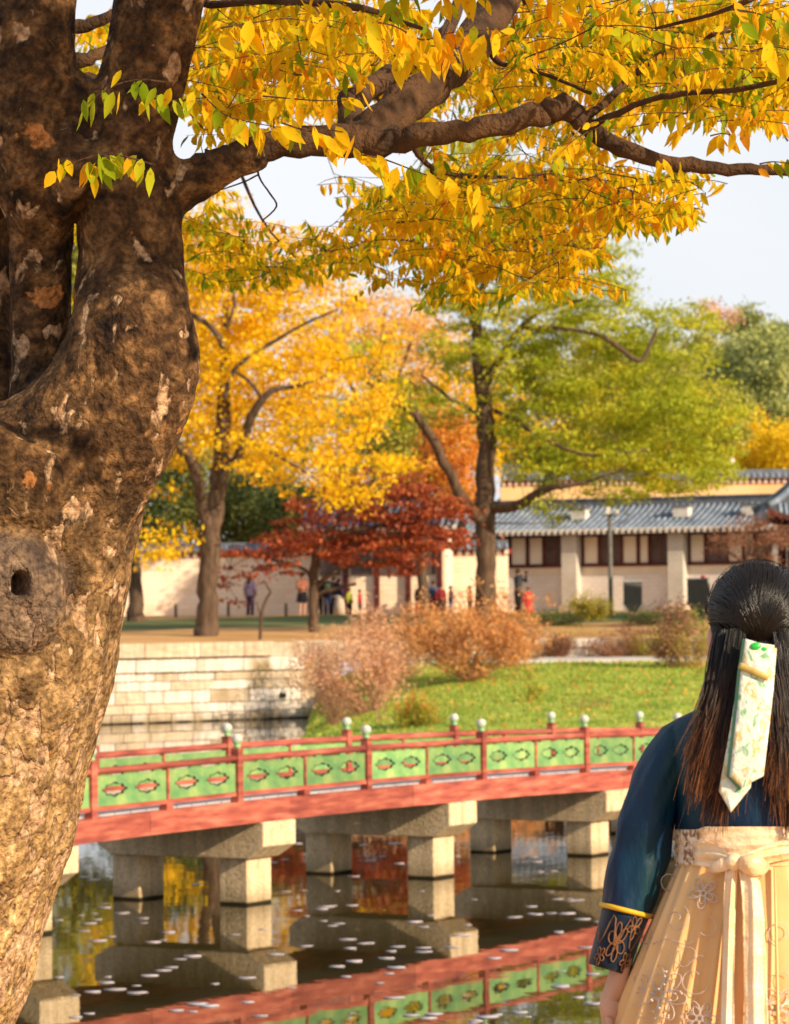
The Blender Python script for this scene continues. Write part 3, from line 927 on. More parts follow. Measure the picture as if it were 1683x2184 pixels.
# tall ochre wall behind the hall
W2 = at(1070, 1296, 158.0); W2.z = 3
ow = empty('ochre_wall', W2, 'tall sunlit ochre palace wall with tiled coping seen above the hall roof', 'wall')
def simple_wall(parent, P, L, zb, zt, thick, body, sp, d=Vector((1, 0, 0)), cop_h=.32, brick=False, dent=.24):
    n = Vector((d.y, -d.x, 0)); axw = (d, n, UP)
    mbx = MB(); mbx.box((0, 0, 0), (L, thick, zt - zb)); o = mbx.build('wall_body', body, parent)
    c = Vector((P.x, P.y, 0)) + d * (L / 2) + UP * ((zb + zt) / 2) - parent.location
    o.location = c; o.rotation_euler = (0, 0, math.atan2(d.y, d.x))
    dm = MB(parent.location); tm = MB(parent.location)
    u = sp / 2; k = 0
    base = Vector((P.x, P.y, 0)) + n * (thick / 2)
    while u < L:
        dm.box(base + d * u + n * .06 + UP * (zt + dent / 2), (sp * .52, .14, dent), axw, k % 2 if False else 1)
        dm.box(base + d * (u + sp / 2) + n * .04 + UP * (zt + dent / 2), (sp * .46, .10, dent), axw, 0)
        a = Vector((P.x, P.y, 0)) + d * u + UP * (zt + dent + cop_h)
        b = base + d * u + n * .34 + UP * (zt + dent + .04)
        tm.tube([a, b], [.05, .07], 6)
        tm.tube([a, a * 2 - Vector((b.x, b.y, 2 * a.z - b.z + 0)) if False else Vector((2 * a.x - b.x, 2 * a.y - b.y, b.z))], [.05, .07], 6)
        u += sp
        k += 1
    o = dm.build('dentils', [M['dent_red'], M['eave']], parent); o['kind'] = 'stuff'
    o = tm.build('coping_tiles', M['tile'], parent, True); o['kind'] = 'stuff'
    cb = MB(parent.location)
    q = Vector((P.x, P.y, 0))
    prof = [(-.36 - thick / 2, zt + dent), (thick / 2 + .36, zt + dent), (.08, zt + dent + cop_h), (-.08, zt + dent + cop_h)]
    vs = [q + n * a + UP * b for a, b in prof] + [q + d * L + n * a + UP * b for a, b in prof]
    cb.add(vs, [(0, 1, 2, 3), (7, 6, 5, 4), (0, 1, 5, 4), (1, 2, 6, 5), (2, 3, 7, 6), (3, 0, 4, 7)])
    cb.box(q + d * (L / 2) + UP * (zt + dent + cop_h + .05), (L, .2, .12), axw)
    cb.build('coping', M['ridge'], parent)
simple_wall(ow, W2, 26, 2.8, 9.06, .6, M['wall_gold'], .30)
# small roof end above the left end of the ochre wall
sp_ = at(1095, 1010, 162); rg = empty('small_gate_roof', (sp_.x, sp_.y, 3), 'small grey tiled gate roof rising left of the ochre wall beside the tree trunk', 'gate')
eg, ng = frame_axes(0)
tiled_roof(rg, Vector((sp_.x, sp_.y + 1, 0)), eg, ng, -.6, .55, 1.1, 1.1, 9.1, 9.95, sp=.25)
mb = MB(rg.location); mb.box((sp_.x, sp_.y + 1, 6), (1.0, 1.0, 6.3)); mb.build('gate_tower', M['wall_gold'], rg)

# left palace wall
W3 = at(-700, 1308, 131.0); W3.z = 3
lw = empty('palace_wall', W3, 'long peach brick palace wall with dark tiled coping behind the yellow tree', 'wall')
simple_wall(lw, W3, 33.4, 2.7, 5.32, .5, M['brick_peach'], .31, Vector((1, 0.0, 0)), cop_h=.26, dent=.2)

# gate hall behind the maple
G0 = at(655, 1305, 127.0); G0.z = 2.95
eg, ng = frame_axes(math.radians(8))
gh = empty('gate_hall', G0, 'low palace gate hall with tiled eaves half hidden behind the red maple', 'building')
def gb(u, v, z): return Vector((G0.x, G0.y, 0)) + eg * u + ng * v + UP * z
mb = MB(G0); mb.box(gb(2.8, -1.2, 4.3), (5.2, 2.2, 3.2), (eg, ng, UP)); mb.build('gate_wall', M['brick_peach'], gh)
for k in range(5):
    mb = MB(G0); mb.box(gb(.3 + k * 1.22, .02, 4.4), (.2, .2, 3.4), (eg, ng, UP)); mb.build('timber_post', M['red_dark'], gh)
mb = MB(G0); mb.box(gb(2.8, -.02, 5.75), (5.4, .3, .35), (eg, ng, UP)); mb.build('lintel', M['red_dark'], gh)
for k in range(4):
    mb = MB(G0); mb.box(gb(.91 + k * 1.22, -.06, 5.0), (.8, .1, 1.0), (eg, ng, UP)); mb.build('window', M['window'], gh)
tiled_roof(gh, gb(0, -1.2, 0), eg, ng, -.2, 5.9, 2.0, 2.0, 6.25, 7.2, sp=.27)

# pavilion corner at the right edge
V0 = at(1640, 1083, 112.0)
pv = empty('pavilion', (V0.x + 2.4, V0.y + 2.4, 2.6), 'pavilion whose upturned grey tiled eave corner reaches in at the right edge', 'building')
O = pv.location
mb = MB(O)
cx, cy = O.x, O.y
hw = 2.4 + .0
ze, zr = V0.z, V0.z + 2.6
def hip(u, v):  # u along side -1..1, v 0 apex..1 eave
    lift = .45 * abs(u) ** 3 * v
    return u * hw * v, ze - .45 + lift + (zr - ze) * (1 - v) ** 1.25
rows = MB(O); under = MB(O)
for q in range(4):
    a = q * PI / 2
    R = Matrix.Rotation(a, 3, 'Z')
    N_ = 24
    grid = []
    for j in range(7):
        v = j / 6
        row = []
        for i in range(N_ + 1):
            u = -1 + 2 * i / N_
            xx, zz = hip(u, v)
            row.append(Vector((cx, cy, 0)) + R @ Vector((xx, -hw * v, zz)))
        grid.append(row)
    mb.loft(grid, 0, False, False)
    under.loft([[p - UP * .16 for p in r] for r in grid], 0, False, False)
    under.loft([[p for p in grid[-1]], [p - UP * .16 for p in grid[-1]]], 0, False, False)
    for i in range(N_ + 1):
        u = -1 + 2 * i / N_
        pts = []
        for j in range(7):
            v = max(abs(u) * 0 + j / 6, .02)
            xx = u * hw
            if abs(xx) > hw * v: continue
            _, zz = hip(xx / (hw * v), v)
            pts.append(Vector((cx, cy, 0)) + R @ Vector((xx, -hw * v, zz + .03)))
        if len(pts) > 1: rows.tube(pts, .07, 6)
    # hip ridge
    pts = []
    for j in range(1, 8):
        v = j / 7
        _, zz = hip(1, v)
        pts.append(Vector((cx, cy, 0)) + R @ Vector((hw * v, -hw * v, zz + .1)))
    rows.tube(pts, .12, 8)
rfo = mb.build('roof', M['trough'], pv)
o = rows.build('tile_rows', M['tile'], rfo, True); o['kind'] = 'stuff'
under.build('eave_soffit', M['red_dark'], rfo)
for sx in (-1, 1):
    for sy in (-1, 1):
        mb = MB(O); mb.lathe((cx + sx * 1.5, cy + sy * 1.5, 2.4), [(.16, 0), (.15, ze - 2.5)], 12); mb.build('column', M['red_dark'], pv)
mb = MB(O); mb.box((cx, cy, ze - .65), (3.2, 3.2, .3)); mb.build('lintel', M['red_dark'], pv)
mb = MB(O); mb.box((cx, cy, 2.5), (4.4, 4.4, .9)); mb.build('stone_base', M['stone_b'], pv)
mb = MB(O); mb.box((cx, cy, 4.0), (2.7, 2.7, 2.2)); mb.build('lattice_wall', M['lattice'], pv)

# posts, boards, lamps
def ground_at(x, Z):
    p = at(x, 1300, Z); p.z = gz(p.x, p.y); return p
p = ground_at(1303, 119)
lp = empty('camera_post', p, 'tall grey iron post with a small camera arm in front of the hall', 'post')
ztop = at(1303, 1098, 119).z
mb = MB(p); mb.lathe(p, [(.11, 0), (.085, .4), (.075, ztop - p.z)], 10); mb.build('pole', M['iron'], lp, True)
mb = MB(p); mb.beam(Vector((p.x - .3, p.y, ztop - .02)), Vector((p.x + .3, p.y, ztop - .02)), .06, .06); mb.build('cross_arm', M['iron'], lp)
mb = MB(p); mb.box((p.x + .24, p.y - .1, ztop + .1), (.14, .34, .14)); mb.box((p.x - .05, p.y, ztop + .16), (.14, .14, .28)); mb.build('camera_housing', M['eave'], lp)

def board(x0, x1, y0, y1, Z, label):
    a = at(x0, y0, Z); b = at(x1, y1, Z); p = ground_at((x0 + x1) / 2, Z)
    t = empty('notice_board', p, label, 'sign')
    w = b.x - a.x; zt, zb_ = a.z, b.z
    mb = MB(p); mb.box((p.x, p.y, (zt + zb_) / 2), (w, .10, zt - zb_)); mb.build('board_panel', M['board'], t)
    mb = MB(p); mb.box((p.x, p.y, zt + .02), (w + .08, .16, .045)); mb.build('board_cap', M['board_rim'], t)
    mb = MB(p); mb.loft([[Vector((p.x + sx * ww, p.y + sy * .05, z)) for sx, sy in ((-1, -1), (1, -1), (1, 1), (-1, 1))] for ww, z in ((.05, p.z - .05), (.05, zb_ - .35), (w * .46, zb_ - .003))])
    mb.build('stand', M['board'], t)
board(1330, 1370, 1241, 1290, 121, 'dark grey notice board standing between the yellow green bush and the bare orange shrub')
board(1466, 1511, 1236, 1290, 119, 'dark grey notice board standing directly left of the woman\'s head')
p = at(1559, 1010, 172)
gl = empty('globe_lamp', (p.x, p.y, 3), 'white globe street lamp in front of the yellow ginkgo trees', 'street lamp')
mb = MB(gl.location); mb.lathe((p.x, p.y, 3), [(.07, 0), (.05, p.z - 3 + .35)], 8); mb.build('pole', M['iron'], gl)
zc = at(1559, 984, 172).z
mb = MB(gl.location); mb.lathe((p.x, p.y, zc), [(.04, -.24), (.16, -.18), (.24, -.02), (.2, .14), (.08, .24)], 12); mb.build('globe', M['lamp_glass'], gl, True)
for x, wh in ((375, 'leftmost, beside the yellow tree'), (487, 'between the yellow tree and the sapling'), (610, 'left of the group of people')):
    p = ground_at(x, 124)
    mb = MB(p); mb.lathe(p, [(.06, -.1), (.055, .44), (.03, .5)], 8); o = mb.build('low_post', M['wood_grey']); o.location = p
    tag(o, 'low wooden post before the peach wall, ' + wh, 'post', 'low path posts along the palace wall')

# ------------------------------------------------------------------ vegetation helpers
def rand_rot(n, rng, tilt=None):
    """random orthonormal frames: returns a, b (n,3): long axis and width axis"""
    a = rng.normal(size=(n, 3)); a /= np.linalg.norm(a, axis=1)[:, None]
    c = rng.normal(size=(n, 3))
    if tilt is not None: a = a * (1 - tilt[1]) + np.array(tilt[0]) * tilt[1]; a /= np.linalg.norm(a, axis=1)[:, None]
    b = np.cross(a, c); b /= np.linalg.norm(b, axis=1)[:, None]
    return a, b

def leaves(name, P, size, m, parent, rng, aspect=.55, tilt=None, org=(0, 0, 0), kind='stuff'):
    n = len(P)
    a, b = rand_rot(n, rng, tilt)
    s = size * rng.uniform(.65, 1.3, n)[:, None]
    a = a * s * .5; b = b * s * .5 * aspect
    P = P - np.array(org)
    VV = np.stack([P - a, P - b * .95 + a * .1, P + a, P + b * .95 + a * .1], 1).reshape(-1, 3)
    o = np_mesh(name, VV, np.arange(4 * n).reshape(-1, 4), m, parent)
    if kind: o['kind'] = kind
    return o

def crown_pts(ells, n, Z, rng, depth, per=45, cr=.28, flat=.5, px=True):
    """ells: (x, y, rx, ry, weight[, dZ]) in picture points at depth Z -> clump centres and leaf points"""
    wts = np.array([e[2] * e[3] * e[4] for e in ells], dtype=float); wts /= wts.sum()
    nc = max(3, n // per)
    idx = rng.choice(len(ells), nc, p=wts)
    C = []
    for i in idx:
        e = ells[i]
        while True:
            q = rng.uniform(-1, 1, 3)
            r = np.linalg.norm(q)
            if r <= 1: break
        k = max(r, 1e-3); q = q / k * k ** .6
        p = at(e[0] + q[0] * e[2], e[1] + q[2] * e[3], Z + (e[5] if len(e) > 5 else 0))
        C.append((p.x, p.y + q[1] * depth, p.z))
    C = np.array(C)
    k = rng.poisson(per, nc).clip(6)
    P = np.repeat(C, k, axis=0)
    sc = rng.uniform(.5, 1.35, nc); sc = np.repeat(sc, k)[:, None]
    P = P + rng.normal(size=P.shape) * np.array([cr, cr, cr * flat]) * sc
    return C, P

def twig_net(C, limbs, r0, m, parent, name='twigs', org=(0, 0, 0), rng=None, sag=.15, maxn=400):
    """joins clump centres to the nearest limb point with thin bent twigs"""
    nodes = [np.array(p) for l in limbs for p in l]
    mb = MB(org)
    Cc = C if len(C) <= maxn else C[rng.choice(len(C), maxn, replace=False)]
    N = np.array(nodes)
    order = np.argsort([np.min(np.linalg.norm(N - c, axis=1)) for c in Cc])
    for i in order:
        c = Cc[i]
        d = np.linalg.norm(N - c, axis=1) + np.maximum(0, N[:, 2] - c[2]) * .6
        j = int(np.argmin(d)); a = N[j]; L = np.linalg.norm(c - a)
        if L < 1e-3: continue
        mid = (a + c) / 2 + rng.normal(size=3) * L * .08 + np.array([0, 0, -sag * L * .4])
        q1 = a * .4 + mid * .6 ; q2 = c * .4 + mid * .6
        r = r0 * min(1.6, .5 + L * .35)
        mb.tube([a, q1, q2, c], [r, r * .8, r * .55, r * .25], 4, 0, False)
        N = np.vstack([N, q1, mid, q2, c])
    if mb.v:
        o = mb.build(name, m, parent); o['kind'] = 'stuff'; return o

def smooth_path(pts, rad, sub=4):
    out = []; ro = []
    n = len(pts)
    for i in range(n - 1):
        p0 = pts[max(i - 1, 0)]; p1 = pts[i]; p2 = pts[i + 1]; p3 = pts[min(i + 2, n - 1)]
        for k in range(sub):
            t = k / sub
            out.append(.5 * ((2 * p1) + (p2 - p0) * t + (2 * p0 - 5 * p1 + 4 * p2 - p3) * t * t + (3 * p1 - p0 - 3 * p2 + p3) * t ** 3))
            ro.append(rad[i] * (1 - t) + rad[i + 1] * t)
    out.append(pts[-1]); ro.append(rad[-1])
    return out, ro

def tree(name, label, cat, Z, limbs, ells, n, size, lm, bm_, group=None, seed=1, depth=2.5, per=45, cr=.28, flat=.5, aspect=.55, twr=.02, extra=None, base_h=None, maxtw=350, tnoise=.04):
    """limbs: lists of (x, y, r_px[, dZ]) in picture points; the first is the trunk, its first point the foot"""
    rng = np.random.default_rng(seed)
    b = limbs[0][0]
    p0 = at(b[0], b[1], Z)
    root = empty(name, p0, label, cat, group)
    wl_ = []
    for i, l in enumerate(limbs):
        pts = []; rad = []
        for q in l:
            dz = q[3] if len(q) > 3 else 0
            pts.append(at(q[0], q[1], Z + dz)); rad.append(q[2] / F * Z)
        if i == 0:
            pts.insert(0, pts[0] - Vector((0, 0, .4))); rad.insert(0, rad[0] * 1.1)
        sp2, rr = smooth_path(pts, rad)
        for k in range(1, len(sp2)):
            sp2[k] = sp2[k] + Vector((rng.normal(), rng.normal(), 0)) * rad[0] * tnoise * (2 if i == 0 else 3)
            rr[k] *= 1 + rng.normal() * .02
        mb = MB(p0); mb.tube(sp2, rr, 10)
        mb.build('trunk' if i == 0 else 'branch', bm_, root, True)
        wl_.append([tuple(p) for p in sp2[2:]] if i == 0 else [tuple(p) for p in sp2])
    if n:
        C, P = crown_pts(ells, n, Z, rng, depth, per, cr, flat)
        leaves('crown', P, size, lm, root, rng, aspect, None, p0)
        twig_net(C, wl_, twr, bm_, root, 'twigs', p0, rng, maxn=maxtw)
    if extra:
        for (el, nn, m2, nm) in extra:
            C, P = crown_pts(el, nn, Z, rng, depth, per, cr, flat)
            leaves('crown', P, size, m2, root, rng, aspect, None, p0)
    return root

# ------------------------------------------------------------------ far trees
# big yellow tree on the left bank
tree('yellow_tree', 'large bright yellow autumn tree with forked grey trunk above the stone embankment', 'tree', 102.5,
     [[(436, 1366, 30), (440, 1340, 25), (446, 1280, 22), (448, 1200, 22), (452, 1140, 23), (462, 1060, 18), (470, 980, 17), (476, 900, 17), (478, 830, 14), (480, 760, 10), (482, 700, 8), (480, 640, 5)],
      [(448, 1150, 15, 0), (434, 1090, 12, -0.5), (422, 1030, 12, -1.0), (405, 980, 12, -1.4166666666666667), (380, 950, 11, -1.6666666666666667), (360, 920, 8, -1.9166666666666667), (330, 880, 5, -2.25)],
      [(466, 1040, 12, -0.9166666666666666), (485, 1000, 11, -1.25), (507, 975, 10, -1.4583333333333333), (520, 930, 10, -1.8333333333333333), (535, 890, 10, -2.1666666666666665), (560, 850, 8, -2.5), (590, 830, 6, -2.6), (640, 822, 4, -2.6), (700, 800, 2.5, -2.6)],
      [(477, 740, 8, -2.6), (465, 715, 7, -2.6), (440, 690, 6, -2.6), (405, 668, 6, -2.6), (360, 640, 4, -2.6)],
      [(478, 850, 6, -2.5), (500, 790, 5, -2.6), (545, 750, 4.5, -2.6), (590, 725, 4, -2.6), (650, 690, 3, -2.6), (720, 660, 2, -2.6)],
      [(482, 700, 5, -2.6), (500, 650, 4, -2.6), (495, 600, 3, -2.6), (510, 560, 2, -2.6)],
      [(560, 850, 5, -2.5), (545, 830, 5, -2.6), (530, 812, 4, -2.6), (500, 790, 3, -2.6)],
      [(520, 930, 6, -1.8333333333333333), (570, 960, 4, -1.5833333333333333), (640, 1000, 3, -1.25), (700, 1040, 2, -0.9166666666666666)]],
     [(480, 640, 150, 90, 1.1), (440, 490, 100, 90, 1.0), (600, 535, 130, 60, 1.0), (720, 590, 90, 50, 1.1), (520, 585, 150, 55, 1.7), (400, 590, 50, 90, 1.3), (620, 680, 150, 95, 1.0), (560, 780, 190, 80, 1.1), (700, 850, 150, 110, 1.0), (620, 930, 160, 90, 1.0), (430, 800, 90, 110, 1.0),
      (760, 1010, 130, 60, .9), (690, 1060, 100, 30, .5), (420, 920, 90, 70, .9), (340, 1150, 80, 45, 1.0), (330, 1200, 50, 25, .8), (300, 1000, 80, 130, .5), (760, 720, 90, 80, .7), (560, 990, 90, 40, .8), (330, 760, 90, 160, .7)],
     33000, .165, M['leaf_yellow'], M['bark_far'], seed=3, depth=3.4, per=26, cr=.30, flat=.42, twr=.022)

# trunk partly behind the big tree
tree('dark_trunk_tree', 'tree with a dark trunk just right of the zelkova trunk by the peach wall', 'tree', 118,
     [[(290, 1322, 22), (290, 1290, 17), (288, 1220, 15), (284, 1150, 14), (276, 1080, 12), (268, 1000, 10), (250, 900, 7)]],
     [(250, 920, 110, 110, 1), (300, 880, 70, 60, 1)], 2600, .16, M['leaf_yellow'], M['bark_far'], seed=5, per=40)

# tall green and gold tree
tree('green_gold_tree', 'tall straight trunked tree with feathery yellow green crown behind the orange shrub', 'tree', 112,
     [[(1036, 1302, 26), (1036, 1270, 23), (1037, 1180, 22), (1035, 1090, 23), (1036, 1000, 21), (1036, 900, 20), (1030, 830, 17), (1020, 760, 15), (1015, 700, 12), (1005, 650, 11), (990, 600, 9), (985, 540, 6)],
      [(1034, 1110, 14, -0.03), (1010, 1095, 13, -0.37), (985, 1060, 12, -0.73), (955, 1000, 11, -1.16), (930, 950, 10, -1.51), (905, 910, 9, -1.87), (880, 880, 8, -2.23), (830, 850, 6, -2.4), (780, 810, 5, -2.4), (740, 780, 4, -2.4), (700, 790, 3, -2.4)],
      [(1040, 1080, 13, -0.06), (1075, 1083, 12, -0.56), (1110, 1075, 11, -1.06), (1150, 1050, 10, -1.63), (1180, 1040, 7, -2.06), (1240, 1030, 4, -2.4), (1330, 1000, 3, -2.4)],
      [(1034, 830, 10, -0.03), (1050, 790, 9, -0.2), (1075, 750, 8, -0.56), (1110, 700, 6, -1.06), (1160, 660, 5, -1.77), (1240, 640, 3, -2.4)],
      [(1020, 700, 8, -0.23), (1025, 650, 8, -0.16), (1030, 600, 6, -0.09), (1045, 540, 4, -0.13)],
      [(1036, 900, 5, -0.0), (1000, 870, 5, -0.51), (960, 850, 4, -1.09), (900, 800, 3, -1.94)],
      [(1110, 700, 5, -1.06), (1200, 700, 4, -2.34), (1290, 720, 5, -2.4), (1360, 770, 5, -2.4), (1385, 740, 4, -2.4), (1400, 700, 3, -2.4)],
      [(1037, 870, 6, -0.01), (1090, 890, 5, -0.77), (1150, 930, 4, -1.63), (1250, 970, 3, -2.4), (1380, 960, 2.5, -2.4)],
      [(905, 910, 6, -1.87), (880, 860, 4, -2.23), (870, 830, 3, -2.37)]],
     [(1060, 520, 130, 90, .8), (1000, 400, 120, 90, .6), (1180, 560, 130, 70, .7), (1120, 680, 130, 75, 1.0), (960, 640, 60, 50, .8), (1060, 770, 120, 50, .9), (1300, 700, 130, 60, 1.0), (1420, 720, 90, 60, .8), (1250, 800, 150, 60, .5), (1330, 850, 170, 70, .9),
      (1440, 900, 120, 80, .9), (1200, 920, 140, 70, .8), (1330, 985, 170, 45, .9), (1460, 1010, 100, 45, .9), (780, 775, 60, 45, 1.1), (860, 860, 90, 60, .8), (1110, 840, 70, 40, .6),
      (1150, 1010, 60, 28, .9), (1260, 1045, 130, 22, .35), (980, 900, 50, 60, .4), (1320, 560, 50, 30, .35), (960, 730, 60, 50, .5), (1340, 1080, 50, 25, .25), (1170, 1090, 70, 25, .25), (1500, 810, 60, 50, .7), (1520, 900, 60, 60, .8), (1540, 990, 50, 40, .7), (1180, 450, 150, 80, .8), (1240, 630, 110, 50, 1.0), (1100, 330, 150, 70, .6), (1480, 690, 60, 40, .7)],
     80000, .165, M['leaf_lime'], M['bark_far'], seed=9, depth=3.2, per=60, cr=.27, flat=.45, aspect=.42, twr=.02, maxtw=420)

# red maple
tree('red_maple', 'spreading red maple with layered crimson foliage in front of the gate hall', 'tree', 107,
     [[(669, 1366, 13), (669, 1330, 11), (668, 1260, 11), (672, 1200, 10), (690, 1150, 8), (720, 1110, 6), (760, 1070, 4)],
      [(669, 1260, 6), (690, 1235, 5), (725, 1215, 4), (780, 1200, 3.5), (850, 1190, 3)],
      [(669, 1240, 5), (650, 1215, 4), (610, 1200, 3.5), (560, 1190, 2.5)],
      [(690, 1150, 6), (760, 1130, 5), (840, 1120, 4), (930, 1120, 2.5)],
      [(668, 1290, 5), (672, 1270, 5), (700, 1260, 4), (760, 1245, 3)]],
     [(800, 1035, 130, 36, .8), (870, 1085, 130, 30, .7), (740, 1120, 170, 20, .7), (910, 1150, 90, 28, .7), (520, 1185, 90, 10, .5), (600, 1140, 80, 12, .5), (520, 1225, 90, 9, .4), (800, 1175, 130, 34, .9), (640, 1160, 110, 18, .7), (560, 1175, 80, 13, .5),
      (720, 1080, 110, 24, .7), (860, 1200, 60, 30, .6), (600, 1215, 70, 12, .45), (540, 1205, 80, 10, .4), (500, 1245, 60, 10, .35), (560, 1255, 60, 12, .4), (500, 1285, 55, 9, .22), (930, 1110, 70, 40, .9), (740, 1150, 90, 18, .6)],
     10500, .15, M['leaf_red'], M['bark_far'], seed=15, depth=2.2, per=34, cr=.27, flat=.22, aspect=.8, twr=.018)

# orange maple behind
tree('orange_maple', 'soft orange autumn maple glowing between the yellow tree and the straight trunk', 'tree', 124,
     [[(905, 1300, 12), (900, 1200, 10), (905, 1100, 8), (910, 1000, 6), (900, 900, 4)]],
     [(965, 950, 50, 80, 1.0), (900, 1010, 60, 36, .8), (985, 1050, 40, 40, .8), (870, 850, 50, 40, .5)], 7500, .18, M['leaf_orange'], M['bark_far'], seed=21, per=40, cr=.32)
tree('pale_maple', 'tall thin pinkish peach crowned tree behind the yellow tree under the sky gap', 'tree', 140,
     [[(790, 1300, 12), (795, 1150, 10), (800, 1000, 8), (805, 850, 6), (815, 740, 4), (820, 660, 3)],
      [(800, 900, 6), (850, 800, 4), (880, 720, 3)], [(800, 950, 6), (740, 800, 4), (700, 700, 3)]],
     [(820, 680, 110, 55, .8), (720, 700, 110, 60, .7), (890, 740, 90, 60, .7), (920, 690, 40, 50, .5), (800, 800, 110, 60, .5)], 7500, .18, M['leaf_goldpeach'], M['bark_far'], seed=22, per=30, cr=.4, depth=3)
tree('gold_tree', 'golden tree standing behind the straight trunk and left of the hill', 'tree', 150,
     [[(880, 1290, 14), (890, 1100, 10), (930, 900, 8), (960, 760, 5)]],
     [(900, 820, 120, 120, .8), (990, 800, 70, 120, .8), (860, 940, 120, 90, .9), (1120, 870, 90, 90, .4), (1060, 960, 60, 60, .5)], 11000, .21, M['leaf_yellow'], M['bark_far'], seed=23, per=40, cr=.42, depth=3)

def bg_tree(name, label, cat, Z, x, yb, ells, n0, lm, seed, size=.22, group=None, r=9, bark='bark_dark', per=40, cr=.45, depth=3.0, flat=.6, asp=.6):
    n = int(n0 * 1.7)
    yt = min(e[1] - e[3] * .5 for e in ells)
    return tree(name, label, cat, Z, [[(x, yb, r), (x + 4, (yb * 2 + yt) / 3, r * .75), (x - 3, (yb + yt * 2) / 3, r * .5), (ells[0][0], yt, r * .2)]], ells, n, size, lm, M[bark], group, seed, depth, per, cr, flat, asp, .02, maxtw=60)

grp = 'dark evergreens behind the peach palace wall'
bg_tree('evergreen_tree', 'dark green evergreen seen through the fork of the yellow tree, leftmost of its row', 'tree', 146, 330, 1300, [(330, 1060, 80, 100, 1), (300, 1130, 70, 50, 1)], 5200, M['leaf_dark'], 31, group=grp)
bg_tree('evergreen_tree', 'dark green evergreen behind the peach wall right of the forked yellow trunk', 'tree', 149, 520, 1300, [(530, 1080, 90, 75, 1), (500, 1150, 70, 40, 1)], 5200, M['leaf_dark'], 32, group=grp)
bg_tree('evergreen_tree', 'dark green evergreen over the wall left of the red maple crown', 'tree', 144, 640, 1300, [(640, 1100, 80, 65, 1), (610, 1160, 60, 30, 1)], 4600, M['leaf_dark'], 33, group=grp)
bg_tree('olive_tree', 'olive green tree between the dark evergreens over the peach wall', 'tree', 158, 420, 1300, [(430, 1040, 90, 90, 1), (560, 1010, 60, 60, .6)], 4200, M['leaf_olive'], 34)
bg_tree('evergreen_tree', 'dark evergreen filling in behind the gate hall roof and the red maple', 'tree', 152, 800, 1300, [(780, 1100, 110, 60, 1), (900, 1060, 100, 70, 1)], 5200, M['leaf_dark'], 35, group=grp)
bg_tree('golden_background_tree', 'golden foliage tree far left behind the zelkova trunk and the yellow tree', 'tree', 165, 400, 1290, [(400, 850, 130, 150, 1), (560, 880, 150, 140, .9), (480, 700, 130, 90, .7)], 9000, M['leaf_yellow'], 36, size=.24, depth=4)
bg_tree('gold_green_tree', 'gold green tree behind the red maple and between the two tall trunks', 'tree', 134, 850, 1300, [(840, 900, 110, 80, 1), (780, 980, 110, 60, .8), (900, 980, 60, 60, .8), (700, 930, 80, 80, .6)], 6500, M['leaf_olive'], 46, size=.2, depth=3)
bg_tree('olive_tree', 'soft green tree behind the straight trunk and the ochre wall', 'tree', 168, 1150, 1290, [(1150, 860, 130, 130, 1), (1300, 880, 120, 110, 1), (1080, 940, 90, 70, .8)], 9000, M['leaf_olive'], 38, size=.25, depth=4)
bg_tree('olive_tree', 'soft green tree behind the drooping right side of the feathery crown', 'tree', 172, 1450, 1290, [(1440, 880, 120, 90, 1), (1530, 900, 70, 80, 1), (1400, 800, 90, 60, .7)], 8000, M['leaf_olive'], 39, size=.25, depth=4)
bg_tree('tall_background_tree', 'tall green gold tree far behind the big zelkova trunk at the left edge', 'tree', 150, 150, 1300, [(150, 900, 150, 180, 1), (180, 650, 160, 180, 1), (180, 480, 140, 120, 1), (330, 560, 90, 110, .7)], 24000, M['leaf_olive'], 37, size=.26, depth=4)
for k, (x_, lm_) in enumerate([(-120, 'leaf_olive'), (-380, 'leaf_dark'), (-640, 'leaf_yellow')]):
    bg_tree('background_tree', ('olive', 'dark green', 'golden')[k] + ' background tree left of the big zelkova trunk beyond the picture edge', 'tree', 148 + 4 * k, x_, 1300, [(x_, 900, 150, 220, 1), (x_ + 20, 700, 120, 120, .8)], 5000, M[lm_], 90 + k, size=.26, depth=4, group='trees beyond the left edge')
grp = 'yellow ginkgo trees behind the ochre wall'
bg_tree('ginkgo_tree', 'yellow ginkgo behind the ochre wall just right of the straight trunk', 'tree', 178, 1130, 1290, [(1130, 985, 70, 30, 1)], 1800, M['leaf_ginkgo'], 41, group=grp)
bg_tree('ginkgo_tree', 'yellow ginkgo behind the ochre wall above the second roof vent', 'tree', 182, 1260, 1290, [(1270, 985, 80, 26, 1), (1240, 950, 40, 30, .5)], 2200, M['leaf_ginkgo'], 42, group=grp)
bg_tree('ginkgo_tree', 'yellow ginkgo behind the ochre wall left of the globe lamp', 'tree', 180, 1430, 1290, [(1430, 980, 90, 30, 1), (1400, 945, 40, 30, .5)], 2600, M['leaf_ginkgo'], 43, group=grp)
bg_tree('ginkgo_tree', 'bright yellow ginkgo spire directly above the globe lamp', 'tree', 184, 1590, 1290, [(1595, 970, 50, 38, 1), (1602, 915, 20, 36, .9)], 2800, M['leaf_ginkgo'], 44, group=grp)
bg_tree('ginkgo_tree', 'bright yellow ginkgo at the right edge above the tiled coping', 'tree', 182, 1670, 1290, [(1668, 965, 44, 42, 1), (1680, 930, 34, 30, .8)], 2600, M['leaf_ginkgo'], 45, group=grp)
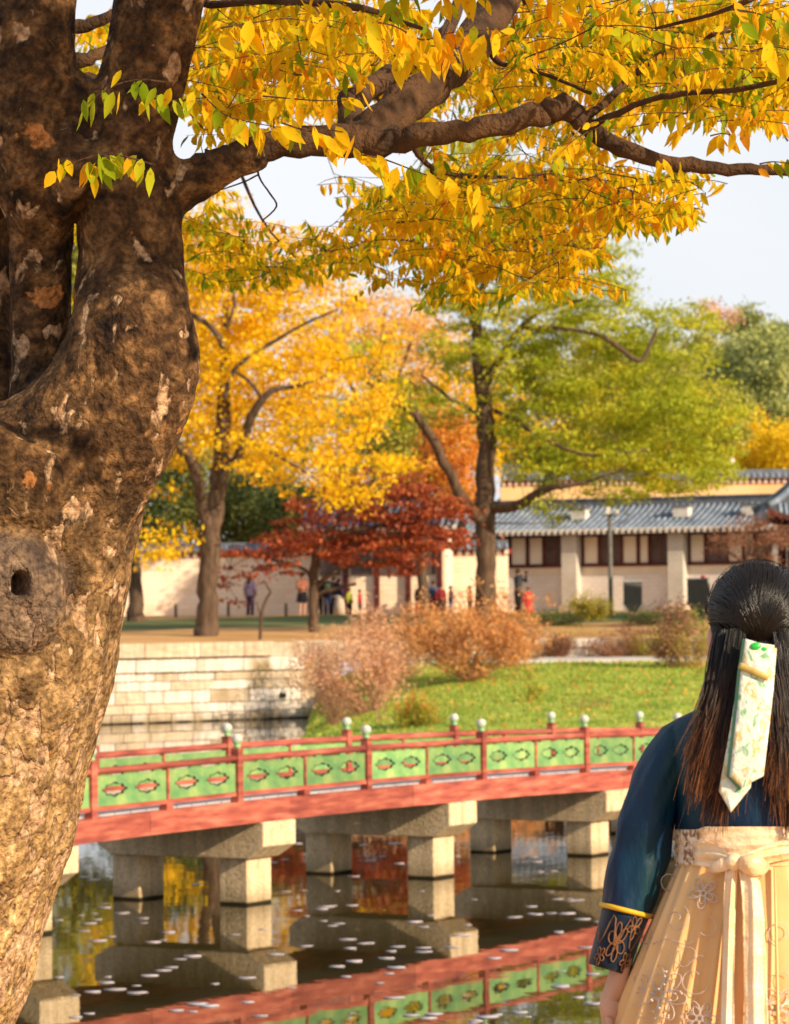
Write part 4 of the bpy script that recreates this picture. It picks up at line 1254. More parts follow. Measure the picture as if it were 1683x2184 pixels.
# wooded hill
grp = 'trees on the wooded hill at the right'
hl = [('leaf_hill', 1640, 770, 60, 70, 'blue green round tree at the right edge of the hill, below the skyline'), ('leaf_hill', 1560, 790, 60, 70, 'grey green tree on the hill left of the round one'),
      ('leaf_olive', 1500, 790, 60, 70, 'olive tree on the hill next to the feathery crown'), ('leaf_olive', 1560, 880, 70, 60, 'olive tree low on the hill above the ginkgo spire'),
      ('leaf_hill', 1650, 860, 60, 50, 'dark green tree low on the hill at the right edge'), ('leaf_olive', 1460, 860, 60, 70, 'olive yellow tree at the left foot of the hill'),
      ('leaf_olive', 1400, 800, 70, 80, 'yellowish tree on the hill behind the right side of the feathery crown'), ('leaf_hill', 1290, 790, 90, 70, 'blue green tree on the hill seen through the gap in the feathery crown')]
for k, (lm, x, y, rx, ry, lb) in enumerate(hl):
    bg_tree('hill_tree', lb, 'tree', 225 + k * 5, x, 1180, [(x, y, rx, ry, 1), (x - 15, y + 40, rx * .9, ry * .8, 1)], 3800, M[lm], 60 + k, size=.34, group=grp, cr=.6, depth=5)
bg_tree('pine_tree', 'small dark pine breaking the skyline on the hill', 'tree', 250, 1585, 1180, [(1585, 690, 34, 22, 1), (1592, 664, 14, 12, .8), (1560, 702, 30, 14, .8), (1612, 690, 20, 5, .5)], 1500, M['leaf_hill'], 80, size=.3, cr=.4)
bg_tree('bare_tree', 'thin nearly bare pinkish tree on the skyline left of the pine', 'tree', 246, 1515, 1180, [(1512, 670, 30, 26, .5), (1548, 680, 26, 24, .5)], 500, M['leaf_peach'], 81, size=.26, cr=.5, bark='twig_pink', per=14, r=4)
bg_tree('hill_tree', 'low rounded tree at the right end of the skyline', 'tree', 262, 1670, 1180, [(1665, 725, 50, 30, 1), (1630, 735, 40, 26, 1)], 2600, M['leaf_hill'], 82, size=.34, group=grp, cr=.6, depth=5)

# ------------------------------------------------------------------ shrubs on the island
def shrub(name, label, x, y, Z, stems, sx, sy, lm, n, size, bark, seed, cat='shrub', nst=40, per=12, cr=.12, twr=.008, spread=(-1, 1), h0=.35, group=None, droop=0.0, thick=.02, depthk=.5, asp=.6):
    """multi-stemmed shrub: stems fan out from the foot to points inside an ellipse (sx, sy px) centred stems=(cx, cy)"""
    rng = np.random.default_rng(seed)
    p0 = at(x, y, Z)
    root = empty(name, p0, label, cat, group)
    mb = MB(p0); C = []
    k = Z / F
    cx, cy = stems
    for i in range(nst):
        while True:
            q = rng.uniform(-1, 1, 3)
            if np.linalg.norm(q) < 1: break
        q = q / np.linalg.norm(q) * (np.linalg.norm(q) ** .45)
        e = at(cx + q[0] * sx, cy + q[2] * sy, Z); e.y += q[1] * sx * k * depthk
        if e.z < p0.z + .08: e.z = p0.z + .08 + abs(e.z - p0.z) * .3
        s = p0 + Vector((rng.normal() * .06, rng.normal() * .06, 0))
        d = e - s
        mid = s + d * .5 + Vector((d.x * .08, d.y * .08, abs(d.length) * rng.uniform(.02, .14)))
        r = thick * rng.uniform(.5, 1.1)
        path = [s, s * .5 + mid * .5 + Vector(rng.normal(size=3)) * .02, mid, mid * .45 + e * .55 + Vector(rng.normal(size=3)) * .04, e]
        mb.tube(path, [r, r * .8, r * .6, r * .4, r * .2], 5, 0, False)
        C.append(tuple(e)); C.append(tuple(path[3]))
        for tk in range(7):
            a = mid.lerp(e, rng.uniform(0, 1)); b = a + Vector((rng.normal() * .8, rng.normal() * .8, rng.normal() * .6 + .3)) * (.22 * sx * k)
            b2 = a.lerp(b, .5) + Vector(rng.normal(size=3)) * .03
            mb.tube([a, b2, b], [r * .35, r * .25, r * .1], 4, 0, False)
            C.append(tuple(b))
    o = mb.build('stems', M[bark], root, True); o['kind'] = 'stuff'
    if n:
        C = np.array(C)
        idx = rng.integers(0, len(C), n)
        P = C[idx] + rng.normal(size=(n, 3)) * cr
        P[:, 2] = np.maximum(P[:, 2], p0.z + .02)
        if n > 5000: P = P[(P[:, 2] - p0.z) > rng.uniform(0, .75, len(P)) ** 1.2 * (sy * k * 1.25)]
        leaves('leaves', P, size, M[lm], root, rng, asp, None, p0)
    return root

shrub('orange_shrub', 'large rounded orange leafed shrub with pale branching stems on the lawn slope', 1000, 1452, 90, (1000, 1358), 160, 94, 'leaf_shrub', 14000, .085, 'twig_tan', 101, nst=60, cr=.10, thick=.026)
shrub('pink_shrub', 'large sprawling pinkish nearly bare shrub at the water corner of the island', 800, 1532, 84, (738, 1428), 128, 104, 'leaf_peach', 9000, .075, 'twig_pink', 102, nst=80, cr=.13, thick=.014)
shrub('pink_shrub', 'upper pinkish bare shrub between the sprawling one and the orange shrub', 845, 1490, 93, (812, 1382), 105, 92, 'leaf_peach', 6200, .075, 'twig_pink', 103, nst=60, cr=.13, thick=.013)
shrub('russet_shrub', 'russet thin shrub at the right foot of the large orange shrub', 1090, 1418, 94.5, (1110, 1365), 65, 48, 'leaf_brown', 1800, .06, 'twig_tan', 104, nst=40, cr=.08, thick=.012)
shrub('red_shrub', 'small red leafed shrub top between the pink and orange shrubs', 800, 1400, 97, (795, 1330), 38, 42, 'leaf_red', 900, .07, 'twig_pink', 105, nst=26, cr=.08, thick=.012)
shrub('grey_thicket', 'grey brown leafless thicket at the water edge below the pink shrub', 715, 1545, 82.5, (712, 1512), 40, 30, 'leaf_brown', 700, .05, 'twig_pink', 106, nst=50, cr=.07, thick=.009)
shrub('small_bush', 'small bush with orange top and yellow green base just behind the bridge rail', 892, 1574, 76, (892, 1528), 50, 42, 'leaf_yg', 2300, .06, 'twig_tan', 107, nst=34, cr=.06, thick=.008)
shrub('small_bush', 'orange tipped spray of the small bush behind the bridge rail', 888, 1572, 76.4, (886, 1516), 48, 40, 'leaf_orange', 1900, .06, 'twig_tan', 108, nst=24, cr=.05, thick=.008)
shrub('twiggy_bush', 'brownish twiggy bush on the lawn beside the bridge rail near the woman', 1262, 1560, 77, (1262, 1520), 62, 36, 'leaf_brown', 1100, .045, 'twig_tan', 109, nst=60, cr=.06, thick=.006)
shrub('young_sapling', 'tiny yellow leafed sapling on the open lawn', 1131, 1526, 80, (1131, 1455), 20, 40, 'leaf_yg', 230, .09, 'twig_tan', 110, 'sapling', nst=5, cr=.07, thick=.010)
shrub('bare_sapling', 'thin bare sapling growing beside the water at the bridge', 812, 1560, 79, (815, 1480), 22, 70, 'leaf_peach', 60, .05, 'twig_pink', 111, 'sapling', nst=7, cr=.06, thick=.012)
shrub('young_tree', 'slender orange tinged young tree on the lawn left of the woman', 1468, 1470, 92, (1450, 1340), 80, 78, 'leaf_brown', 2600, .09, 'twig_tan', 112, 'tree', nst=26, cr=.12, thick=.02)
shrub('young_tree', 'yellowish leaves and thin stems of the young tree nearest the woman\'s hair', 1500, 1478, 91, (1465, 1330), 70, 70, 'leaf_yg', 650, .085, 'twig_tan', 113, 'tree', nst=14, cr=.12, thick=.016)
shrub('round_bush', 'round yellow green bush in front of the tile brick wall', 1260, 1322, 113, (1260, 1296), 52, 26, 'leaf_yg', 2900, .075, 'bark_dark', 114, nst=60, cr=.10, thick=.014)
shrub('low_shrub', 'brown purplish low shrub on the terrace behind the pale path', 1360, 1396, 102, (1360, 1365), 66, 28, 'leaf_brown', 2400, .06, 'bark_dark', 115, nst=60, cr=.09, thick=.010)
shrub('low_shrub', 'yellowish low shrub on the terrace left of the brown one', 1240, 1398, 102.5, (1240, 1365), 66, 26, 'leaf_yg', 1500, .06, 'twig_tan', 116, nst=60, cr=.09, thick=.010)
shrub('low_shrub', 'tan dry low shrub beside the trunk of the young tree', 1450, 1400, 101.5, (1455, 1375), 60, 26, 'leaf_peach', 1500, .06, 'twig_tan', 117, nst=50, cr=.09, thick=.010)
shrub('low_shrub', 'green spreading ground shrub at the foot of the hall wall', 1185, 1335, 110, (1190, 1324), 60, 9, 'leaf_dark', 1500, .07, 'bark_dark', 118, nst=40, cr=.09, thick=.010)
shrub('low_shrub', 'green ground shrub below the notice board', 1385, 1333, 110.5, (1385, 1322), 70, 9, 'leaf_dark', 1500, .07, 'bark_dark', 119, nst=40, cr=.09, thick=.010)
for k_, (x_, y_, Z_, sx_, sy_, lm_, lb_) in enumerate([(1190, 1404, 98.9, 34, 22, 'leaf_brown', 'small brown shrub at the left end of the pale path'), (1310, 1402, 98.8, 80, 30, 'leaf_brown', 'long brown shrub right behind the pale path'),
        (1405, 1404, 98.7, 76, 36, 'leaf_yg', 'yellow tinged shrub behind the pale path near the young tree'), (1560, 1404, 98.6, 90, 40, 'leaf_brown', 'brown shrub behind the path at the right, mostly behind the woman')]):
    shrub('low_shrub', lb_, x_, y_, Z_, (x_, y_ - 26), sx_, sy_, lm_, 2600, .06, 'twig_tan', 140 + k_, nst=60, cr=.09, thick=.010)
n_ = 700
X_ = RNG.uniform(-1.8, 11, n_); Y_ = RNG.uniform(70, 96, n_)
Pl = np.array([(x, y, lawn_z(x, y) + .05) for x, y in zip(X_, Y_) if shore_dist(x, y) > .3])
leaves('fallen_leaves', Pl, .10, M['leaf_orange'], None, RNG, .6); bpy.data.objects['fallen_leaves']['label'] = 'small orange leaves fallen on the island lawn'; bpy.data.objects['fallen_leaves']['category'] = 'leaves'
tree('reddish_tree', 'reddish brown thin leafed tree in front of the hall roof above the woman\'s head', 'tree', 106,
     [[(1590, 1330, 8), (1592, 1250, 7), (1596, 1190, 6), (1600, 1140, 4)], [(1594, 1210, 4), (1560, 1180, 3), (1530, 1165, 2)], [(1596, 1190, 4), (1640, 1160, 3), (1675, 1150, 2)]],
     [(1600, 1140, 90, 28, 1), (1560, 1165, 55, 22, .8), (1650, 1165, 60, 24, .8), (1610, 1110, 50, 18, .7), (1600, 1195, 80, 16, .3)], 3300, .085, M['leaf_brown'], M['bark_far'], seed=130, depth=1.3, per=30, cr=.2, flat=.4, twr=.012)
tree('small_sapling', 'thin staked sapling with a kinked bare stem in front of the stone terrace', 'sapling', 100,
     [[(553, 1392, 4), (555, 1360, 3.6), (557, 1325, 3.4), (560, 1300, 3.2), (570, 1275, 3), (577, 1262, 3), (570, 1250, 2.4), (562, 1238, 2)], [(556, 1318, 2), (552, 1300, 1.6), (546, 1282, 1.2)]],
     [(565, 1240, 20, 12, 1)], 30, .1, M['leaf_red'], M['bark_far'], seed=131, depth=.3, per=10, cr=.12, tnoise=.01)

# ------------------------------------------------------------------ the big zelkova
ZT = 10.0
T0_ = at(-120, 2440, ZT); T0_.z = 1.56
zt = empty('zelkova_tree', T0_, 'huge mottled zelkova trunk and gold leafed limbs framing the left and top of the view', 'tree')
kz = ZT / F
def tpath(l, dz=0.0):
    return [at(x, y, ZT + dz + (q[0] if q else 0)) for x, y, r, *q in l], [r * kz for x, y, r, *q in l]
stems = [
    ([(-500, 2520, 420), (-340, 2200, 345), (-290, 2050, 352), (-245, 1900, 350), (-195, 1750, 350), (-150, 1600, 345), (-112, 1450, 338), (-72, 1300, 334), (-35, 1150, 326), (20, 1010, 308), (60, 930, 280)], 0),
    ([(90, 1050, 235, -.05), (180, 950, 180, -.08), (245, 860, 158, -.08), (278, 770, 144, -.08), (284, 680, 129, -.06), (282, 580, 116), (277, 480, 110), (276, 400, 108), (278, 300, 97), (300, 200, 94), (318, 110, 96), (338, 0, 100), (355, -120, 104), (380, -300, 96), (420, -520, 80)], 0),
    ([(60, 1000, 120, .02), (82, 900, 82, .05), (88, 780, 68, .08), (86, 640, 66, .08), (86, 500, 68, .05), (70, 380, 92), (62, 280, 106), (66, 150, 100), (70, 0, 96), (60, -150, 96), (30, -350, 90), (0, -560, 80)], 0),
    ([(-60, 1080, 140, .1), (-40, 950, 95, .22), (-35, 800, 84, .28), (-42, 600, 80, .3), (-45, 430, 82, .25), (-40, 330, 84, .1), (-20, 200, 90, .1), (0, 100, 80, .1)], 0),
    ([(150, 330, 60), (175, 250, 75), (120, 200, 70)], 0),
    ([(200, 400, 120), (150, 360, 110), (110, 330, 100)], 0),
    ([(255, 470, 90), (320, 425, 74), (380, 395, 58), (430, 372, 48), (500, 340, 37), (560, 318, 32)], 0),
]
mb = MB(T0_)
for l, dz in stems:
    p, r = tpath(l, dz); p, r = smooth_path(p, r, 3)
    mb.tube(p, r, 20, 0, True)
to = mb.build('trunk', M['bark_big'], None)
to.location = (0, 0, 0)
rmod = to.modifiers.new('r', 'REMESH'); rmod.mode = 'VOXEL'; rmod.voxel_size = .013
smod = to.modifiers.new('s', 'SMOOTH'); smod.iterations = 6; smod.factor = .6
bpy.context.view_layer.update()
me = bpy.data.meshes.new_from_object(to.evaluated_get(bpy.context.evaluated_depsgraph_get()))
bpy.data.objects.remove(to)
nv = len(me.vertices)
co = np.zeros(nv * 3, dtype=np.float32); me.vertices.foreach_get('co', co); co = co.reshape(-1, 3)
no = np.zeros(nv * 3, dtype=np.float32); me.vertices.foreach_get('normal', no); no = no.reshape(-1, 3)
burl = at(20, 1265, ZT - .47) - T0_
hole = at(28, 1245, ZT - .5) - T0_
crease = [(at(60, 960, ZT) - T0_), (at(100, 900, ZT) - T0_)]
dsp = np.zeros(nv)
for i in range(nv):
    p = Vector(co[i])
    d = .020 * mnoise.noise(p * 3.0) + .010 * mnoise.noise(Vector((p.x * 11, p.y * 11, p.z * 6))) + .006 * mnoise.noise(Vector((p.x * 30, p.y * 30, p.z * 17)))
    dx_, dz_ = p.x - burl.x, p.z - burl.z
    if p.y < -.1 + 0 and abs(dx_) < .3 and abs(dz_) < .3:
        q = math.hypot(dx_ / .175, dz_ / .195)
        if q < 1.35:
            ring = math.exp(-((q - 1.0) / .16) ** 2)
            d += .050 * max(0, 1 - q * q) ** .8 - .022 * ring
            hq = math.hypot((p.x - hole.x) / .026, (p.z - hole.z) / .040)
            if hq < 1.7:
                d += .012 * math.exp(-((hq - 1.25) / .25) ** 2)
                if hq < 1.0: d -= .11 * (1 - hq ** 3)
    dsp[i] = d
co = co + no * dsp[:, None]
me.vertices.foreach_set('co', co.astype(np.float32).ravel())
me.materials.clear(); me.materials.append(M['bark_big'])
me.polygons.foreach_set('use_smooth', np.ones(len(me.polygons), dtype=bool)); me.update()
trunk = link_mesh('trunk', me, zt)
# knot hole lining
mb = MB(T0_)
mb.lathe((0, 0, 0), [(.001, 0), (.012, .0)], 4)
# limbs
limbs = {
    'A': [(420, 376, 40), (470, 350, 38), (520, 332, 33), (560, 318, 31), (640, 303, 31), (740, 300, 38), (820, 300, 33), (900, 292, 26), (1000, 277, 24), (1080, 260, 24), (1150, 243, 26), (1200, 228, 27), (1222, 240, 24), (1250, 268, 21), (1300, 302, 20), (1400, 342, 17), (1500, 356, 15), (1600, 362, 12), (1683, 366, 11), (1800, 380, 8), (1950, 400, 5)],
    'B': [(740, 305, 34), (800, 275, 42, .1), (860, 228, 45, .25), (920, 180, 43, .4), (975, 130, 42, .6), (1030, 60, 45, .8), (1075, -20, 48, 1.0), (1120, -150, 42, 1.3), (1200, -320, 30, 1.8)],
    'B2': [(760, 290, 30, .1), (745, 235, 28, .3), (780, 195, 27, .6), (840, 160, 26, .9), (900, 120, 22, 1.2), (960, 60, 18, 1.6), (990, -40, 14, 2)],
    'C': [(1235, 262, 12), (1275, 232, 9), (1330, 182, 8.5, .1), (1380, 135, 8, .2), (1430, 108, 7, .3), (1500, 80, 6.5, .4), (1580, 52, 5, .5), (1640, 30, 4, .6)],
    'D': [(1270, 262, 8), (1320, 240, 7, -.1), (1390, 212, 6.5, -.2), (1480, 198, 6, -.3), (1580, 190, 6, -.4), (1683, 168, 5.5, -.5), (1800, 150, 4, -.6)],
    'E': [(400, -20, 16, .3), (450, 8, 9, .2), (560, 4, 8, 0), (700, 8, 8, -.2), (790, 22, 7, -.2), (840, 42, 6, -.2), (900, 60, 4, -.3)],
    'G': [(1040, 90, 12, .8), (1060, 130, 7, .7), (1100, 142, 5, .6), (1180, 165, 4.5, .5), (1260, 200, 4, .4)],
    'H': [(160, 130, 20, .6), (200, 120, 14, .6), (250, 95, 12, .7)], 'H2': [(150, 60, 18, .9), (200, 50, 14, .9), (260, 20, 12, .9)], 'H3': [(150, 190, 16, .5), (190, 165, 12, .5), (250, 190, 10, .5)],
    'I': [(1700, -60, 8, -1.2), (1620, -10, 6, -1.3), (1520, 30, 4, -1.2), (1400, 60, 3, -1.0)],
    'J': [(880, 300, 8, 1.5), (900, 340, 7, 1.6), (960, 372, 6, 1.8), (1060, 378, 5, 2.0), (1160, 372, 4, 2.2), (1300, 390, 3, 2.4)],
    'K': [(548, 330, 3), (552, 375, 2.2, .1), (575, 412, 2, .2), (590, 440, 2, .3), (560, 470, 1.5, .4)],
    'L': [(552, 372, 2, .1), (520, 388, 1.8, .2), (470, 405, 1.4, .3)],
    'M_': [(600, -80, 10, 3), (700, 60, 9, 3.5), (800, 200, 8, 4), (900, 330, 7, 4.5), (960, 450, 5, 5), (1000, 540, 3, 5.4)],
    'N': [(1100, -80, 10, 4), (1150, 100, 8, 4.5), (1210, 250, 7, 5), (1270, 400, 5, 5.4), (1300, 470, 3, 5.6)],
    'P': [(400, -60, 10, 4), (450, 150, 8, 4.4), (500, 330, 7, 4.8), (560, 470, 4, 5), (640, 560, 2.5, 5)],
    'Q': [(1500, -80, 9, 3.5), (1560, 60, 7, 3.8), (1620, 200, 5, 4), (1680, 300, 3, 4.2)],
}
rl = np.random.default_rng(77)
limb_nodes = []
for nm, l in limbs.items():
    p, r = tpath(l); p, r = smooth_path(p, r, 4)
    rb0 = r[0]
    for k in range(1, len(p)):
        p[k] = p[k] + Vector(rl.normal(size=3)) * min(.006, r[k] * .12)
        r[k] = r[k] * (1 + rl.normal() * .045)
    mb = MB(T0_); mb.tube(p, r, 14)
    mb.build('branch', M['bark_limb'], zt, True)
    limb_nodes.append([tuple(q) for q in p])
# broken stub on limb A
mb = MB(T0_)
p, r = tpath([(1180, 238, 24), (1200, 222, 22), (1214, 206, 17)]); mb.tube(p, r, 12); mb.build('broken_stub', M['bark_limb'], zt, True)

# one leaf: folded blade with a point, 8 faces, unit length
def leaf_verts():
    L = [(0, 0), (.18, .145), (.42, .205), (.70, .13), (1.0, 0)]
    mid = [(u, 0, -.10 * math.sin(u * 2.6) - .05 * u) for u, w in L]
    lf = [(u, w, mid[i][2] + .07 * (w / .20)) for i, (u, w) in enumerate(L)][1:4]
    rt = [(u, -w, mid[i][2] + .07 * (w / .20)) for i, (u, w) in enumerate(L)][1:4]
    V = mid + lf + rt          # 0..4 mid, 5..7 left, 8..10 right
    Fq = [(0, 1, 5, 5), (1, 2, 6, 5), (2, 3, 7, 6), (3, 4, 7, 7), (0, 8, 1, 1), (1, 8, 9, 2), (2, 9, 10, 3), (3, 10, 4, 4)]
    return np.array(V), Fq
LV, LF = leaf_verts()
LT = []
for f in LF:
    f = list(dict.fromkeys(f))
    if len(f) == 3: LT.append(f)
    else: LT.append([f[0], f[1], f[2]]); LT.append([f[0], f[2], f[3]])
LT = np.array(LT)
leaf_me = {}
for nm in ('leaf_zelkova', 'leaf_green'):
    o = np_mesh('leaf', LV, LT, M[nm], None, True); leaf_me[nm] = o.data; bpy.data.objects.remove(o)

SPR = {'big': [], 'small': []}       # leaf transforms: (pos, xaxis, zaxis, size, green)
twm = MB(T0_)
def sprig(p0, d, L, nl, size, rng, out, green=.15, twr=.0016):
    d = Vector(d).normalized()
    side = d.cross(UP).normalized() if abs(d.z) < .95 else Vector((1, 0, 0))
    pts = []
    for k in range(6):
        t = k / 5
        pts.append(p0 + d * (L * t) + Vector((0, 0, -.22 * L * t * t)) + side * (.05 * L * math.sin(t * 3 + rng.uniform(0, 1))))
    twm.tube(pts, [twr, twr * .9, twr * .8, twr * .65, twr * .5, twr * .3], 4, 0, False)
    for k in range(nl):
        t = (k + .6) / nl
        i = min(4, int(t * 5)); f = t * 5 - i
        p = pts[i].lerp(pts[i + 1], f)
        sg = 1 if k % 2 else -1
        ld = side * sg * rng.uniform(.3, .9) + d * rng.uniform(.2, .7) + Vector((0, 0, -rng.uniform(.55, 1.6)))
        ld = (ld + Vector(rng.normal(size=3)) * .22).normalized()
        nz_ = (UP * .7 + Vector(rng.normal(size=3)) * .6 + d * .2)
        nz_ = (nz_ - ld * nz_.dot(ld)).normalized()
        s = size * rng.uniform(.75, 1.2) * (.8 if t > .9 else 1)
        out.append((p, ld, nz_, s, rng.random() < green))
    return pts[-1]

def mk_sprigs(path, nl, size, Z, green, seed, out='big', jit=8):
    rng = np.random.default_rng(seed)
    pts = [at(x + rng.normal() * 0, y, Z) for x, y in path]
    sp2, _ = smooth_path(pts, [1] * len(pts), 4)
    twm.tube(sp2, [.0028 - .002 * k / len(sp2) for k in range(len(sp2))], 5, 0, False)
    n = len(sp2)
    for k in range(nl):
        t = (k + rng.uniform(.1, .9)) / nl * (n - 1); i = min(n - 2, int(t)); p = sp2[i].lerp(sp2[i + 1], t - i)
        d = (sp2[i + 1] - sp2[i]).normalized(); side = d.cross(UP).normalized()
        ld = side * rng.choice([-1, 1]) * rng.uniform(.1, .9) + d * rng.uniform(-.5, .9) + Vector((0, 0, -rng.uniform(.6, 1.5)))
        ld = (ld + Vector(rng.normal(size=3)) * .18).normalized()
        nz_ = Vector((0, -1, .5)) + Vector(rng.normal(size=3)) * .55; nz_ = (nz_ - ld * nz_.dot(ld)).normalized()
        SPR[out].append((p + Vector(rng.normal(size=3)) * .013, ld, nz_, size * rng.uniform(.62, 1.25), rng.random() < green))
mk_sprigs([(350, 175), (300, 170), (250, 180), (205, 205), (180, 232)], 13, .073, 8.7, .6, 201)
mk_sprigs([(318, 205), (350, 215), (420, 215), (450, 232)], 13, .075, 8.8, .7, 202)
mk_sprigs([(430, 200), (480, 245), (540, 262), (600, 272)], 17, .075, 8.6, .12, 203)
mk_sprigs([(600, 262), (660, 280), (710, 278), (760, 288)], 14, .073, 8.7, .3, 204)
mk_sprigs([(330, 352), (270, 335), (220, 330), (160, 345), (112, 372)], 19, .068, 8.6, .45, 205)
mk_sprigs([(300, 348), (240, 345), (190, 352)], 9, .068, 8.65, .3, 206)
mk_sprigs([(780, 45), (840, 55), (900, 85), (960, 70), (1060, 62)], 29, .080, 8.5, .05, 207)
mk_sprigs([(470, 60), (530, 50), (620, 40), (720, 60)], 20, .077, 8.4, .1, 208)
mk_sprigs([(560, 205), (640, 212), (700, 215), (770, 210)], 16, .066, 8.9, .05, 209)
mk_sprigs([(770, 330), (820, 340), (900, 370), (980, 395), (1040, 420)], 27, .080, 8.8, .15, 210)
mk_sprigs([(840, 120), (880, 100), (940, 100), (980, 120)], 14, .077, 8.6, .05, 211)
mk_sprigs([(1400, 340), (1420, 345), (1450, 352)], 5, .064, 9.6, .2, 212)
mk_sprigs([(1620, 350), (1650, 345), (1690, 350)], 6, .064, 9.4, .4, 213)
mk_sprigs([(1515, 290), (1540, 285), (1570, 290)], 8, .064, 9.4, .0, 214)
mk_sprigs([(1560, 20), (1620, 30), (1683, 60)], 16, .07, 7.6, .6, 215)
mk_sprigs([(1600, 110), (1650, 100), (1700, 110)], 13, .084, 7.4, .5, 216)

# leaf cover of the crown, as ellipses in the picture: (x, y, rx, ry, weight, Z)
crown_near = [(620, 60, 220, 90, 1.0, 10.6), (560, 170, 150, 80, 1.0, 10.8), (900, 60, 200, 70, .6, 11), (1250, 60, 200, 90, 1.0, 11), (1550, 60, 200, 90, 1.0, 10.2),
              (1150, 160, 120, 60, .9, 11.5), (1400, 150, 150, 60, .8, 10.8), (1600, 140, 120, 60, .8, 10.4), (1560, 225, 140, 35, .6, 10.2), (1100, 330, 220, 60, .9, 12.2),
              (1330, 400, 200, 55, 1.3, 11.4), (960, 420, 180, 70, 1.0, 12.0), (1430, 425, 90, 35, 1.3, 11.2), (470, 260, 60, 50, .5, 11), (1240, 270, 60, 30, .3, 10.2), (1430, 235, 120, 25, .6, 10.2), (1290, 60, 100, 80, .5, 9.8), (1650, 290, 30, 30, .25, 9.6)]
crown_far = [(640, 50, 260, 90, 1.0, 17), (600, 160, 200, 90, 1.0, 16), (900, 200, 180, 100, .8, 17), (1200, 100, 250, 120, 1.0, 17), (1550, 90, 200, 100, 1.0, 16), (1200, 230, 160, 60, .8, 17),
             (640, 500, 180, 60, .55, 18), (900, 470, 200, 80, 1.0, 16), (1100, 480, 200, 90, 1.2, 16), (1180, 570, 130, 40, 1.1, 15), (780, 560, 150, 35, .7, 17), (1270, 440, 150, 60, 1.0, 16),
             (450, 480, 80, 60, .9, 18), (520, 560, 120, 40, .8, 18), (470, 420, 60, 40, .5, 19), (980, 560, 120, 50, 1.1, 15.5), (220, 70, 60, 80, 1.0, 17), (200, 180, 50, 50, .7, 17), (1500, 170, 160, 60, .8, 15), (850, 400, 120, 40, .7, 17), (1090, 380, 200, 40, 1, 16), (160, 600, 8, 150, 1.6, 18), (1640, 200, 60, 60, .7, 15), (980, 620, 40, 22, .8, 15.5)]
holes = [(615, 385, 125, 52), (400, 300, 26, 34), (700, 355, 70, 30), (1620, 300, 90, 30), (980, 30, 40, 25), (1225, 180, 40, 22), (560, 85, 30, 12)]
def in_hole(x, y):
    return any(((x - a) / c) ** 2 + ((y - b) / d) ** 2 < 1 for a, b, c, d in holes)
def fill(ells, n, size, rng, out, nl, L):
    wts = np.array([e[2] * e[3] * e[4] for e in ells]); wts /= wts.sum()
    cs = []
    for i in rng.choice(len(ells), n, p=wts):
        e = ells[i]
        for _ in range(30):
            a = rng.uniform(0, 2 * PI); r = math.sqrt(rng.random())
            x = e[0] + e[2] * r * math.cos(a); y = e[1] + e[3] * r * math.sin(a)
            if not in_hole(x, y): break
        Z = e[5] + rng.uniform(-.9, .9)
        if x < 430 and y < 900 and Z < 11: Z += 2
        p = at(x, y, Z)
        az = rng.uniform(0, 2 * PI)
        d = Vector((math.cos(az), math.sin(az), rng.uniform(-.3, .35)))
        k = int(rng.integers(nl[0], nl[1]))
        ll = L * rng.uniform(.6, 1.2)
        sprig(p - d * (ll * .5), d, ll, k, size, rng, SPR[out], .16)
        cs.append(tuple(p - d * (ll * .5)))
    return cs
rg_ = np.random.default_rng(301)
crown_far = [(a, b, c, d, e, 13 + (f - 15) * .7) for a, b, c, d, e, f in crown_far]
cs1 = fill(crown_near, 450, .061, rg_, 'small', (9, 17), .28)
cs2 = fill(crown_far, 930, .058, rg_, 'small', (10, 19), .34)
# the crown goes on above the frame and towards the sun (it shades the upper trunk and the limbs)
cs3 = []
for k in range(220):
    p = Vector((rg_.uniform(-1.2, 4.2), rg_.uniform(4.8, 10.5), rg_.uniform(5.35, 7.2)))
    az = rg_.uniform(0, 2 * PI); d = Vector((math.cos(az), math.sin(az), rg_.uniform(-.3, .3)))
    pr = p.copy()
    # keep out of the picture
    v = MC.inverted() @ p
    if 1092 - v.y / -v.z * F > -60: continue
    sprig(p, d, .34, int(rg_.integers(12, 18)), .066, rg_, SPR['small'], .2); cs3.append(tuple(p))
for k in range(900):
    # unseen leaf sprays added above the frame to shade the fork from the sun
    q_ = at(rg_.uniform(-20, 400), rg_.uniform(-60, 430), 9.75) + sun_dir * rg_.uniform(1.3, 3.6)
    v = MC.inverted() @ q_
    if 1092 - v.y / -v.z * F > -50: continue
    az = rg_.uniform(0, 2 * PI); sprig(q_, Vector((math.cos(az), math.sin(az), -.1)), .34, 16, .075, rg_, SPR['small'], .2)
o = twm.build('sprig_twigs', M['bark_limb'], zt); o['kind'] = 'stuff'
twig_net(np.array(cs1 + cs2[::1]), limb_nodes, .0042, M['bark_limb'], zt, 'twigs', T0_, rg_, sag=.1, maxn=900)

